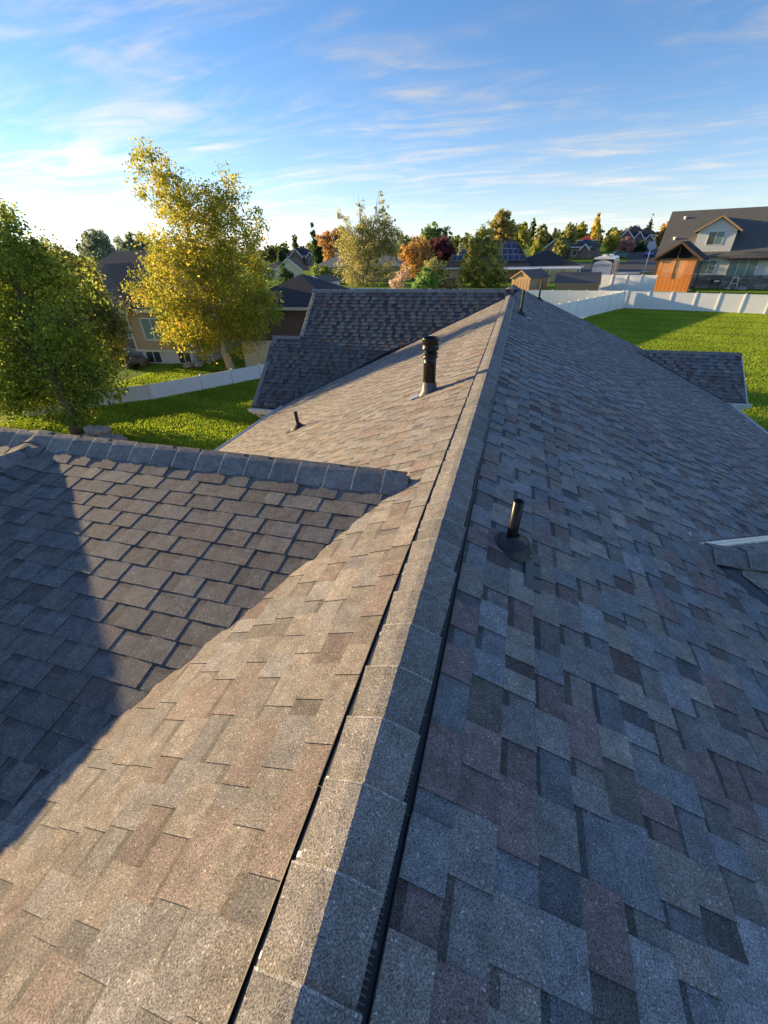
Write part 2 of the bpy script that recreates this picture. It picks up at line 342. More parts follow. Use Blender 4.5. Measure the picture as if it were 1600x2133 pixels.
def slope(O, U, V, ulen, vlen, clips=None, v0=0.0, noff=None, zmod=None, keep=None, tone=1.0, seed=1, even=0.0, th=1.0, ec=(.240, .205, .170), wk=.34):
    rd = random.Random(seed); O = Vector(O); U = Vector(U).normalized(); V = Vector(V).normalized(); Nn = U.cross(V)
    if Nn.z < 0: Nn = -Nn
    flip = U.cross(V).z < 0
    rows = int(math.ceil((vlen - v0) / EXPO))
    for r in range(rows):
        vt = v0 + r * EXPO; vb = min(vt + EXPO, vlen)
        u = -rd.uniform(0, .2); tabn = rd.random() < .5; drift = rd.uniform(.93, 1.07)
        while u < ulen:
            tabn = not tabn
            w = rd.choice((.10, .13, .15, .165, .20, .20, .24)) * rd.uniform(.92, 1.08) if tabn else rd.choice((.07, .10, .13, .17, .20))
            a, b = max(u, 0), min(u + w, ulen); u += w
            if b - a < .015: continue
            cm = O + U * ((a + b) / 2) + V * ((vt + vb) / 2)
            if keep and not keep(cm): continue
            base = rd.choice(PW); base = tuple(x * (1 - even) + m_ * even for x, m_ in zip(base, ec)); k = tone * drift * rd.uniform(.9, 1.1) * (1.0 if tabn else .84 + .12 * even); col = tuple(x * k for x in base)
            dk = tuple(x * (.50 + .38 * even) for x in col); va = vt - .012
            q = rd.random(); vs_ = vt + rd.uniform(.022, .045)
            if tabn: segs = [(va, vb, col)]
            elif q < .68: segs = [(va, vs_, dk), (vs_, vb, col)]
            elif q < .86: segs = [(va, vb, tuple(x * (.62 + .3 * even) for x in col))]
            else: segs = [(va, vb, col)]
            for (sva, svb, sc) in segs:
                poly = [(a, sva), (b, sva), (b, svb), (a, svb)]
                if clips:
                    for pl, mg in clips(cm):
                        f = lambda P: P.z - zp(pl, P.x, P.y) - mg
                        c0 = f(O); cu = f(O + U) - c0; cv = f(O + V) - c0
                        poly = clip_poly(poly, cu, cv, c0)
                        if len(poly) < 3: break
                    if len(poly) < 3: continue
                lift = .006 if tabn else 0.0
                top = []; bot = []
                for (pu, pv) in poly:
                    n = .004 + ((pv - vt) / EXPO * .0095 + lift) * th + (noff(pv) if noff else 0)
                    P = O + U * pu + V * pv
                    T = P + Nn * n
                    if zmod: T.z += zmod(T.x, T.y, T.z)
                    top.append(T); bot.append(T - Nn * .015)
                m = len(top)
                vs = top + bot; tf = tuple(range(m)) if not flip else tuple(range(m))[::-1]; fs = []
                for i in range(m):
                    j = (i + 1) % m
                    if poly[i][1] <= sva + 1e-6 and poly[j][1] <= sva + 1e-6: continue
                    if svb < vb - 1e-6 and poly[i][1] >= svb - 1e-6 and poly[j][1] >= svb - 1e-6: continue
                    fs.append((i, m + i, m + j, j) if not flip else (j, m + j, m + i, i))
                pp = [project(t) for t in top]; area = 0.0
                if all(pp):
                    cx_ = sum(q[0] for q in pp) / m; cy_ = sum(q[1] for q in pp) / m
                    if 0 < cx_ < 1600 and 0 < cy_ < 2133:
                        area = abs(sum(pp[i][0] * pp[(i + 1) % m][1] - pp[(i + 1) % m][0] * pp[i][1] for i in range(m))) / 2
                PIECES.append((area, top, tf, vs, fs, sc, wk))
def smax(a, b, k): return (a + b + math.sqrt((a - b) ** 2 + k * k)) / 2
TH = math.atan(.43); CT, ST = math.cos(TH), math.sin(TH)
Y0, Y1 = -2.6, 18.5
def clips_left(c):
    if c.y > 9.5: return [('wn', .035)] if c.y < 14.63 else [('wf', .02)]
    if c.y < 2.7: return [('ngn', -.004)]
    return []
def keep_left(c):
    if c.y < 2.7: return zp('left', c.x, c.y) > zp('ngn', c.x, c.y) - .045
    return zp('left', c.x, c.y) > zp('ngf', c.x, c.y) - .06
def zl(x, y, z):
    if y < 2.9:
        a = zp('left', x, y); b = min(zp('ngn', x, y), zp('ngf', x, y)); return smax(a, b, .04) - a - .03 * sst((b - a + .01) / .03)
    return 0
slope((-.25, Y0, 5.64), (0, 1, 0), (-CT, 0, -ST), Y1 - Y0, 6.2 / CT, clips_left, keep=keep_left, seed=3, even=.5, th=.7, wk=.6)  # same shingles blended towards warm tan, sunlight put into their colour
def clips_right(c):
    if c.x > 1.2 and 0 < c.y < 9: return [('rgn', .03)] if c.y < 3.33 else [('rgf', .03)]
    if c.y > 12: return [('sgn', .02)] if c.y < 16.5 else [('sgf', .02)]
    return []
slope((-.25, Y0, 5.64), (0, 1, 0), (CT, 0, -ST), Y1 - Y0, 6.82 / CT, clips_right, seed=4, tone=1.0)
# cross gable on the left whose near face looks at the camera, shingles woven into the valley
TG = math.atan(.22); VW = {}
def keep_ngn(c):
    row = int(c.y * 7); rr = .06
    return zp('ngn', c.x, c.y) > zp('left', c.x, c.y) - rr and zp('ngn', c.x, c.y) > zp('dr', c.x, c.y) - .03 or (c.x < -4.3 and zp('ngn', c.x, c.y) > zp('dl', c.x, c.y) - .03 and c.x < -4.28)
def zg(x, y, z):
    a = zp('ngn', x, y); d = .0
    c = zp('dr', x, y) if x > -4.28 else zp('dl', x, y)
    if c > a - .1: d = max(d, smax(a, c, .05) - a)
    return d + .34 * max(0, y - 2.46)
slope((-9, 2.7, 5.47), (1, 0, 0), (0, -math.cos(TG), -math.sin(TG)), 8.55, 5.4, lambda c: [('left', -.002)], keep=keep_ngn, zmod=zg, seed=5, tone=.66, even=.6, th=.55, ec=(.222, .212, .202))  # same shingles toned darker and greyer, dim grazing light put into colour
# small gable beside it, outside the left edge of the picture for the most part
for sx, pl in ((1, 'dr'), (-1, 'dl')):
    td = math.atan(.6); slope((-4.28, -2.2, 5.48), (0, 1, 0), (sx * math.cos(td), 0, -math.sin(td)), 4.75, 2.2, lambda c: [('ngn', .0)], seed=8 + sx)
# wing at the far end, its shingles darkened to paint in shade
TW = math.atan(.85); vj = (14.63 - 13.11) / math.cos(TW); ve = (14.63 - 11.1) / math.cos(TW)
bump = lambda v: (.075 * min(max((v - vj - .05) / .36, 0), 1) * min(max((vj + 1.15 - v) / .7, 0), 1))
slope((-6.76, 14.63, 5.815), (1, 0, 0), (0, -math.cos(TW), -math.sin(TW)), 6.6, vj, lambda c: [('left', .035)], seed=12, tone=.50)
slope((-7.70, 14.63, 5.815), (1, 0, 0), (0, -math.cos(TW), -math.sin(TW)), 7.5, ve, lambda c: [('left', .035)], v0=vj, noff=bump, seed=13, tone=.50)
# right-hand gables
TR = math.atan(.53); TR2 = math.atan(.45)
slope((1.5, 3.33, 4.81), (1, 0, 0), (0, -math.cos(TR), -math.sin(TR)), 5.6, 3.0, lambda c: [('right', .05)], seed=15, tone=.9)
slope((1.5, 3.33, 4.81), (1, 0, 0), (0, math.cos(TR2), -math.sin(TR2)), 5.6, 3.0, lambda c: [('right', .05)], seed=16)
TS = math.atan(.69)
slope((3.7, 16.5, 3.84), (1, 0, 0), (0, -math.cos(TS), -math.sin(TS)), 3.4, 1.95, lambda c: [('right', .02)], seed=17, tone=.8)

PIECES.sort(key=lambda p: -p[0])
def lay(mb, pc):
    area, top, tf, vs, fs, col, wk = pc
    mb.add(top, [tf], col); mb.add(vs, fs, tuple(x * wk for x in col)); return mb  # side faces darkened: contact shade painted over the darker asphalt edge
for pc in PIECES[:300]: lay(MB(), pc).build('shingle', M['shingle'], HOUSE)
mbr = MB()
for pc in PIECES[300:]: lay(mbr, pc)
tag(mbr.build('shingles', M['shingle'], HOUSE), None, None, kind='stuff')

# roof decks under the shingles, one solid part per slope
def deck(name, pts, th=.03):
    P = [Vector(p) for p in pts]; n = (P[1] - P[0]).cross(P[2] - P[0]).normalized(); n = n if n.z > 0 else -n
    return MB().prism([p - n * (.012 + th) for p in P], n * th).build(name, M['deck'], HOUSE)
zq = lambda pl, x, y: (x, y, zp(pl, x, y))
deck('roof_deck', [zq('left', -.25, Y0), zq('left', -.25, Y1), zq('left', -6.44, Y1), zq('left', -6.44, Y0)])
deck('roof_deck', [zq('right', -.25, Y0), zq('right', -.25, Y1), zq('right', 6.56, Y1), zq('right', 6.56, Y0)])
deck('roof_deck', [zq('ngn', -9, 2.7), zq('ngn', -.72, 2.7), zq('ngn', -3.2, -2.6), zq('ngn', -9, -2.6)])
deck('roof_deck', [zq('ngf', -9, 2.7), zq('ngf', -.72, 2.7), zq('ngf', -6.3, 5.0), zq('ngf', -9, 5.0)])
deck('roof_deck', [zq('dr', -4.28, -2.2), zq('dr', -4.28, 2.55), zq('dr', -2.5, .0), zq('dr', -2.5, -2.2)])
deck('roof_deck', [zq('dl', -4.28, -2.2), zq('dl', -4.28, 2.55), zq('dl', -6.1, 0), zq('dl', -6.1, -2.2)])
deck('roof_deck', [zq('wn', -6.76, 14.63), zq('wn', -.0, 14.63), zq('wn', -6.4, 11.1), zq('wn', -7.7, 11.1), zq('wn', -7.7, 13.11), zq('wn', -6.76, 13.11)])
deck('roof_deck', [zq('wf', -6.76, 14.63), zq('wf', -.0, 14.63), zq('wf', -6.4, 18.2), zq('wf', -6.76, 18.2)])
deck('roof_deck', [zq('rgn', 1.72, 3.33), zq('rgn', 7.1, 3.33), zq('rgn', 7.1, .8), zq('rgn', 4.77, .8)])
deck('roof_deck', [zq('rgf', 1.72, 3.33), zq('rgf', 7.1, 3.33), zq('rgf', 7.1, 6.0), zq('rgf', 4.5, 6.0)])
deck('roof_deck', [zq('sgn', 3.95, 16.5), zq('sgn', 7.1, 16.5), zq('sgn', 7.1, 14.9), zq('sgn', 6.5, 14.9)])
deck('roof_deck', [zq('sgf', 3.95, 16.5), zq('sgf', 7.1, 16.5), zq('sgf', 7.1, 18.1), zq('sgf', 6.5, 18.1)])

# folded caps along ridges and rakes, each its own piece
CAPC = [(.20, .186, .172), (.215, .20, .185), (.19, .18, .168), (.225, .207, .19)]
def caps(P0, P1, A, B, step, wA=.145, wB=.145, raise_end=0, seed=0, lift=.008, thick=.007, butt=.013, edge=None):
    rd = random.Random(seed); P0 = Vector(P0); P1 = Vector(P1); T = (P1 - P0).normalized(); A = Vector(A).normalized(); B = Vector(B).normalized(); up = -(A + B).normalized()
    nA = up - A * up.dot(A); nA.normalize(); nB = up - B * up.dot(B); nB.normalize()
    Lh = (P1 - P0).length; t = 0
    while t < Lh - .03:
        st = step * rd.uniform(.97, 1.03); t1 = min(t + st + .02, Lh + .02); vs = []
        j = rd.uniform(-.006, .006); twist = rd.uniform(-.004, .004)
        for k, tt in ((0, t), (1, t1)):
            e = lift + (butt if k == raise_end else .001) + j * .3
            Q = P0 + T * tt
            wa = wA + j + (twist if k else -twist); wb = wB - j + (twist if k else -twist)
            sec = [Q + A * wa + nA * e, Q + A * .03 + nA * e, Q + up * (e * 1.02 - .004), Q + B * .03 + nB * e, Q + B * wb + nB * e]
            low = [Q + B * wb + nB * (e - thick), Q + up * (e - thick - .010), Q + A * wa + nA * (e - thick)]
            vs += sec + low
        fs = [(i, (i + 1) % 8, 8 + (i + 1) % 8, 8 + i) for i in range(8)]
        fs += [(0, 7, 6, 2, 1), (2, 6, 5, 4, 3), (8, 9, 10, 14, 15), (10, 11, 12, 13, 14)]
        c = rd.choice(CAPC); k = rd.uniform(.90, 1.10)
        mbc = MB().add(vs, fs, tuple(x * k for x in c))
        if edge:  # pale strip at the raised end: a sunlit seam painted onto the cut edge
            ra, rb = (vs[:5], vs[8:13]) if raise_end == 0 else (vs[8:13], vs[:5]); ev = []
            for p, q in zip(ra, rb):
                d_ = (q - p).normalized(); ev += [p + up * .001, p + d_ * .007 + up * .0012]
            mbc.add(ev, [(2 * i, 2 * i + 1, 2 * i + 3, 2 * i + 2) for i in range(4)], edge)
        mbc.build('ridge_cap', M['shingle'], HOUSE)
        t += st
LV = Vector((-CT, 0, -ST)); RV = Vector((CT, 0, -ST))
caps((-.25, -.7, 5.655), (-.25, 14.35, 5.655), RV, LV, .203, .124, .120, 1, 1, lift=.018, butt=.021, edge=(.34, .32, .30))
caps((-.25, 14.7, 5.665), (-.25, Y1, 5.665), RV, LV, .2, .15, .15, 0, 2)
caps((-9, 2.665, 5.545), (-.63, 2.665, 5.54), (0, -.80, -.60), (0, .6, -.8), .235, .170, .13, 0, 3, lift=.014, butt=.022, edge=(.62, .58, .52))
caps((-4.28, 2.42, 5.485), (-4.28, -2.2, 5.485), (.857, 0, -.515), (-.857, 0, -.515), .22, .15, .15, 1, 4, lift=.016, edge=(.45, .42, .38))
wv = Vector((0, -math.cos(TW), -math.sin(TW)))
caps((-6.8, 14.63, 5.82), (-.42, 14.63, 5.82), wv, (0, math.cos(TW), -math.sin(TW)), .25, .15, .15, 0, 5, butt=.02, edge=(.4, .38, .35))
caps((-6.76, 14.60, 5.80), (-6.76, 13.14, zp('wn', 0, 13.14) + .01), (1, 0, 0), (-.1, 0, -1), .21, .13, .07, 1, 6, lift=.014)
caps((-7.70, 13.10, zp('wn', 0, 13.10) + .02), (-7.70, 11.12, zp('wn', 0, 11.12) + .02), (1, 0, 0), (-.1, 0, -1), .21, .13, .07, 1, 7, lift=.016)
caps((-7.72, 13.13, zp('wn', 0, 13.13) + .03), (-6.74, 13.13, zp('wn', 0, 13.13) + .03), wv, (0, .5, -.85), .2, .12, .10, 0, 9, lift=.02)
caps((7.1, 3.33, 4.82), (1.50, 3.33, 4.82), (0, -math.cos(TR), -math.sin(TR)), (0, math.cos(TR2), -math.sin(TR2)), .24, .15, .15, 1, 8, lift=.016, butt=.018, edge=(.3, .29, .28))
caps((3.85, 16.5, 3.845), (7.12, 16.5, 3.845), (0, -math.cos(TS), -math.sin(TS)), (0, math.cos(TS), -math.sin(TS)), .24, .13, .13, 0, 10)

# ridge vent: black channel, lip, fins and pale clips on both sides of the caps
def ridge_vent():
    for V, nm in ((LV, 'left'), (RV, 'right')):
        Nv = Vector((-ST, 0, CT)) if V is LV else Vector((ST, 0, CT)); base = Vector((-.25, 0, 5.64))
        def pt(d, y, n): p = base + V * d + Nv * n; return Vector((p.x, y, p.z))
        y = -.7; k = 0
        while y < 14.3:
            y2 = min(y + 1.22, 14.33); mb = MB(); sh = .0025 * (k % 2)
            for (d0, d1, n0, n1) in ((.02, .146 + sh, .014, .021), (.146 + sh, .1495 + sh, .014, .029)):
                a = [pt(d0, y, n0), pt(d1, y, n0), pt(d1, y, n1), pt(d0, y, n1)]
                mb.prism(a, (0, y2 - y - .004, 0))
            mb.build('ridge_vent', M['black'], HOUSE); y = y2; k += 1
        mb = MB(); y = -.7
        while y < (4.5 if V is RV else -.69):
            a = [pt(.115, y, .0215), pt(.131, y, .0215), pt(.131, y, .0225), pt(.115, y, .028)]
            mb.prism(a, (0, .0035, 0)); y += .0125
        o = mb.build('vent_fins', M['black'], HOUSE); o['kind'] = 'stuff'
        y = .138 if V is LV else .03
        while y < 9:
            mb = MB(); mb.prism([pt(.119, y, .0215), pt(.131, y, .0215), pt(.131, y, .026), pt(.119, y, .028)], (0, .014 if V is LV else .010, 0)); mb.build('vent_clip', M['clip'] if V is LV else M['lead'], HOUSE); y += .197
ridge_vent()

# open metal valleys with a raised centre rib
def valley(pa, pb, p0, p1, wa, wb, m, rib=.016):
    p0 = Vector((p0[0], p0[1], zp(pa, *p0))); p1 = Vector((p1[0], p1[1], zp(pa, *p1))); t = (p1 - p0).normalized()
    def side(pl, other):
        a, b, c = PL[pl]; n = Vector((-b, -c, 1)).normalized(); s = n.cross(t).normalized()
        q = p0 + s; 
        if q.z < zp(other, q.x, q.y): s = -s
        return s, n
    sa, na = side(pa, pb); sb, nb = side(pb, pa); up = (na + nb).normalized()
    mb = MB(); vs = []
    for p in (p0, p1):
        vs += [p + sa * wa + na * .006, p + sa * .02 + na * .004, p + up * rib, p + sb * .02 + nb * .004, p + sb * wb + nb * .006]
    mb.add(vs, [(i, i + 1, 6 + i, 5 + i) for i in range(4)])
    mb.add([v - up * .003 for v in vs], [(5 + i, 6 + i, i + 1, i) for i in range(4)])
    mb.build('valley_flashing', m, HOUSE)
def vx(pa, pb, y): a = PL[pa]; b = PL[pb]; return (b[0] - a[0] + (b[2] - a[2]) * y) / (a[1] - b[1])
valley('right', 'rgn', (vx('right', 'rgn', 3.25), 3.25), (vx('right', 'rgn', 1.0), 1.0), .16, .16, M['valley'])
valley('right', 'rgf', (vx('right', 'rgf', 3.40), 3.40), (vx('right', 'rgf', 6.2), 6.2), .17, .17, M['valley_sky_tint'])
valley('left', 'wn', (vx('left', 'wn', 14.5), 14.5), (vx('left', 'wn', 11.2), 11.2), .14, .14, M['flash'], .004)

# walls, fascias, gutters
wl = MB().box((-6.05, -2.2, 0), (6.15, 18.2, 2.82)); wl.prism([(-6.05, 0, 2.82), (6.15, 0, 2.82), (-.25, 0, 5.55)], (0, .2, 0)); wl.v = wl.v[:8] + [(x, y + (0 if i % 6 < 3 else 0), z) for i, (x, y, z) in enumerate(wl.v[8:])]
for i in range(8, 14): x, y, z = wl.v[i]; wl.v[i] = (x, y + 18.0, z)
wl.build('wall', M['brick_red'], HOUSE)
MB().box((-7.35, 11.45, 0), (-6.06, 17.9, 2.8)).build('wall', M['brick_red'], HOUSE)
g = MB().prism([(-7.35, 0, 2.8), (-7.35, 0, 2.9), (-6.3, 0, 2.9), (-6.3, 0, 2.8)], (0, 0, 0)); 
MB().prism([(-6.7, 11.6, 2.8), (-6.7, 17.6, 2.8), (-6.7, 14.63, 5.7)], (.15, 0, 0)).build('gable_wall', M['brick_red'], HOUSE)
MB().prism([(-7.5, 11.6, 2.8), (-7.5, 13.1, 2.8), (-7.5, 13.1, 4.4)], (.15, 0, 0)).build('gable_wall', M['brick_red'], HOUSE)
MB().box((-8.9, -2.2, 0), (-6.06, 2.3, 3.9)).build('wall', M['brick_red'], HOUSE)
MB().prism([(7.0, 15.1, 2.7), (7.0, 17.9, 2.7), (7.0, 16.5, 3.75)], (-.1, 0, 0)).build('gable_wall', M['brick_red'], HOUSE)
MB().box((6.2, 15.2, 0), (6.95, 17.8, 2.7)).build('wall', M['brick_red'], HOUSE)
def gutter(p0, p1, out, name='gutter'):
    p0 = Vector(p0); p1 = Vector(p1); o = Vector(out)
    prof = [(0, -.02), (0, -.13), (.08, -.13), (.11, -.06), (.125, 0), (.115, 0), (.10, -.055), (.075, -.12), (.01, -.12), (.01, -.02)]
    pts = [p0 + o * a + Vector((0, 0, b)) for a, b in prof]
    MB().prism(pts, p1 - p0).build(name, M['white'], HOUSE)
def fascia(p0, p1, w=.03, h=.19):
    MB().beam(p0, p1, w, h).build('fascia', M['white'], HOUSE)
zw = zp('wn', 0, 11.1)
gutter((-7.78, 11.08, zw - .02), (-6.46, 11.08, zw - .02), (0, -1, 0)); fascia((-7.74, 11.12, zw - .14), (-6.46, 11.12, zw - .14))
MB().box((-7.72, 11.16, zw - .25), (-6.2, 11.62, zw - .23)).build('soffit', M['white'], HOUSE)
gutter((-6.46, Y0, 2.98 - .01), (-6.46, 11.05, 2.97), (-1, 0, 0)); fascia((-6.42, Y0, 2.84), (-6.42, 11.3, 2.84))
gutter((6.575, Y0, 2.70), (6.575, 14.72, 2.70), (1, 0, 0)); fascia((6.53, Y0, 2.57), (6.53, 14.9, 2.57))
zs = zp('sgn', 0, 14.9)
gutter((6.72, 14.87, zs - .01), (7.22, 14.87, zs - .01), (0, -1, 0)); MB().box((6.6, 14.93, zs - .22), (7.12, 15.3, zs - .2)).build('soffit', M['white'], HOUSE); fascia((6.6, 14.91, zs - .13), (7.15, 14.91, zs - .13))
for s in (1, -1): fascia((-.25, Y1 - .02, 5.5), (-.25 + s * 6.6, Y1 - .02, 5.5 - .43 * 6.6), .03, .16)
MB().beam((7.13, 14.9, zs - .10), (7.13, 16.5, 3.74), .025, .15).build('fascia', M['white'], HOUSE)
MB().tube([(-7.62, 11.0, zw - .12), (-7.55, 11.15, zw - .3), (-7.42, 11.38, zw - .45), (-7.42, 11.38, .1)], .04, 6).build('downspout', M['white'], HOUSE)

# vents through the roof
def on(pl, x, y): return Vector((x, y, zp(pl, x, y)))
f = thing('flue_pipe', 'tall black metal flue with a wider banded cap on the sunlit slope', 'flue', on('left', -1.0, 5.50))
m0 = Matrix.Translation(on('left', -1.0, 5.50)); r = .083
MB().lathe([(r, -.08), (r, .08), (r + .0025, .12), (r, .13), (r, .40), (r + .003, .402), (r, .405), (r, .47)], m0, 28).build('pipe', M['blackpaint'], f, smooth=True)
MB().lathe([(r + .012, .455), (r + .018, .462), (r + .018, .475), (r + .006, .485), (r + .006, .50), (r + .018, .505), (r + .018, .52), (r, .53), (r - .006, .55)], m0, 28).build('collar', M['blackpaint'], f, smooth=True)
MB().lathe([(r, .54), (r + .022, .555), (r + .028, .56), (r + .028, .585), (r + .022, .59), (r + .022, .67), (r + .030, .675), (r + .030, .70), (r + .022, .705), (r + .004, .70), (r + .002, .60), (.0, .58)], m0, 28).build('cap', M['blackpaint'], f, smooth=True)
mb = MB(); mb.box((.104, -.008, .575), (.118, .008, .60), m0 @ Matrix.Rotation(-1.3, 4, 'Z')); mb.box((.104, -.008, .675), (.118, .008, .695), m0 @ Matrix.Rotation(-1.3, 4, 'Z')); mb.box((.098, -.005, .56), (.110, .005, .70), m0 @ Matrix.Rotation(-1.3, 4, 'Z')); mb.build('band_clasp', M['blackpaint'], f)
vs = []; n = 24
for ring in range(3):
    for k in range(n):
        a = 2 * math.pi * k / n
        rr = (.128, .105, r + .004)[ring] * (1 + .03 * math.sin(5 * a + ring)); x = -1.0 + rr * math.cos(a) * (1.15 if ring == 0 else 1) - (.02 if ring == 0 else 0); y = 5.5 + rr * math.sin(a)
        z = zp('left', x, y) + .018 if ring == 0 else (on('left', -1.0, 5.5).z + (.05, .05 + .2 * (x + 1.0), .155)[ring])
        vs.append((x, y, z))
MB().add(vs, [(i * n + k, i * n + (k + 1) % n, (i + 1) * n + (k + 1) % n, (i + 1) * n + k) for i in range(2) for k in range(n)]).build('flashing_boot', M['lead'], f, smooth=True)
MB().add([on('left', -1.0 + a, 5.5 + b) + Vector((-.008, 0, .024)) for a, b in ((-.25, -.12), (-.12, -.12), (-.12, .08), (-.22, .08))], [(0, 1, 2, 3)]).build('base_flashing', M['alu'], f)

def small_vent(pl, x, y, h, label, r=.032, lean=(0, 0)):
    P = on(pl, x, y); t = thing('vent_pipe', label, 'vent pipe', P, group='plumbing vents on the roof'); m0 = Matrix.Translation(P); s = -1 if pl == 'left' else 1
    MB().tube([P - Vector((0, 0, .05)), P + Vector((lean[0], lean[1], h))], r, 14, cap=True).build('pipe', M['black'], t, smooth=False)
    n = 18; vs = []
    for ring in range(3):
        for k in range(n):
            a = 2 * math.pi * k / n; rr = (.14, .10, r + .004)[ring]; px = x + rr * math.cos(a) + s * (.05, .02, 0)[ring]; py = y + rr * math.sin(a)
            z = zp(pl, px, py) + .02 if ring == 0 else P.z + (0, .045, .10)[ring] + (0, -s * .43 * .4 * (px - x), 0)[ring]
            vs.append((px, py, z))
    MB().add(vs, [(i * n + k, i * n + (k + 1) % n, (i + 1) * n + (k + 1) % n, (i + 1) * n + k) for i in range(2) for k in range(n)]).build('rubber_boot', M['rubber'], t, smooth=True)
    MB().add([on(pl, x + s * a, y + b) + Vector((0, 0, .024)) for a, b in ((.15, -.13), (.27, -.13), (.27, .10), (.15, .10))], [(0, 1, 2, 3), (3, 2, 1, 0)]).build('base_flashing', M['alu'], t)
small_vent('left', -3.62, 6.55, .32, 'slim black vent pipe low on the sunlit left slope, with a pale flashing tip', lean=(-.02, -.02))
small_vent('right', .10, 11.75, .55, 'slim black vent pipe close beside the far end of the ridge', lean=(0, 0))
small_vent('right', .72, 17.7, .62, 'slim black vent pipe at the far rake edge, against the white fence')

# the vent close to the camera: pipe, stepped boot and flashing
def near_vent():
    x, y = .145, 2.07; P = on('right', x, y); t = thing('vent_pipe', 'black vent pipe on a round stepped boot, closest to the camera on the shaded slope', 'vent pipe', P, group='plumbing vents on the roof')
    ax = Vector((.02, .0, 1)).normalized(); q = Vector((0, 0, 1)).rotation_difference(ax).to_matrix().to_4x4(); m = Matrix.Translation(P) @ q; r = .030
    MB().lathe([(r, .02), (r, .325), (r - .004, .327), (r - .005, .30), (.0, .27)], m, 24).build('pipe', M['blackpaint'], t, smooth=True)
    B = P + Vector((.012, -.0, .0)); mb_ = Matrix.Translation(B + Vector((0, 0, .055)))
    MB().lathe([(r + .001, .040), (r + .004, .034), (r + .006, .024), (.048, .020), (.052, .014), (.056, .012), (.083, -.002), (.088, -.008), (.092, -.006), (.098, -.010), (.100, -.018)], mb_, 36).build('rubber_boot', M['rubber'], t, smooth=True)
    n = 36; vs = []
    for ring in range(3):
        for k in range(n):
            a = 2 * math.pi * k / n; rr = (.118, .114, .100)[ring]; px = B.x + rr * math.cos(a) + (.016, .014, 0)[ring]; py = B.y + rr * math.sin(a)
            z = (zp('right', px, py) + .016, zp('right', px, py) + .022, B.z + .038)[ring]; vs.append((px, py, z))
    MB().add(vs, [(i * n + k, i * n + (k + 1) % n, (i + 1) * n + (k + 1) % n, (i + 1) * n + k) for i in range(2) for k in range(n)]).build('boot_base', M['rubber'], t, smooth=True)
    c = [on('right', a, b) + Vector((.003, 0, .020)) for a, b in ((.235, 1.775), (.325, 1.775), (.325, 2.10), (.235, 2.10))]
    nrm = Vector((ST, 0, CT)); MB().prism([p for p in c], nrm * .003).build('base_flashing', M['flash'], t)
    for yy in (1.88, 2.0):
        MB().prism([on('right', .285, yy) + nrm * .0245, on('right', .315, yy) + nrm * .0245, on('right', .315, yy + .012) + nrm * .0245, on('right', .285, yy + .012) + nrm * .0245], nrm * .004).build('flashing_rib', M['flash'], t)
    MB().lathe([(.0, .004), (.004, .003), (.005, 0)], Matrix.Translation(Vector((B.x + .112, B.y - .045, zp('right', B.x + .112, B.y) + .045))), 8).build('rivet', M['alu'], t)
near_vent()

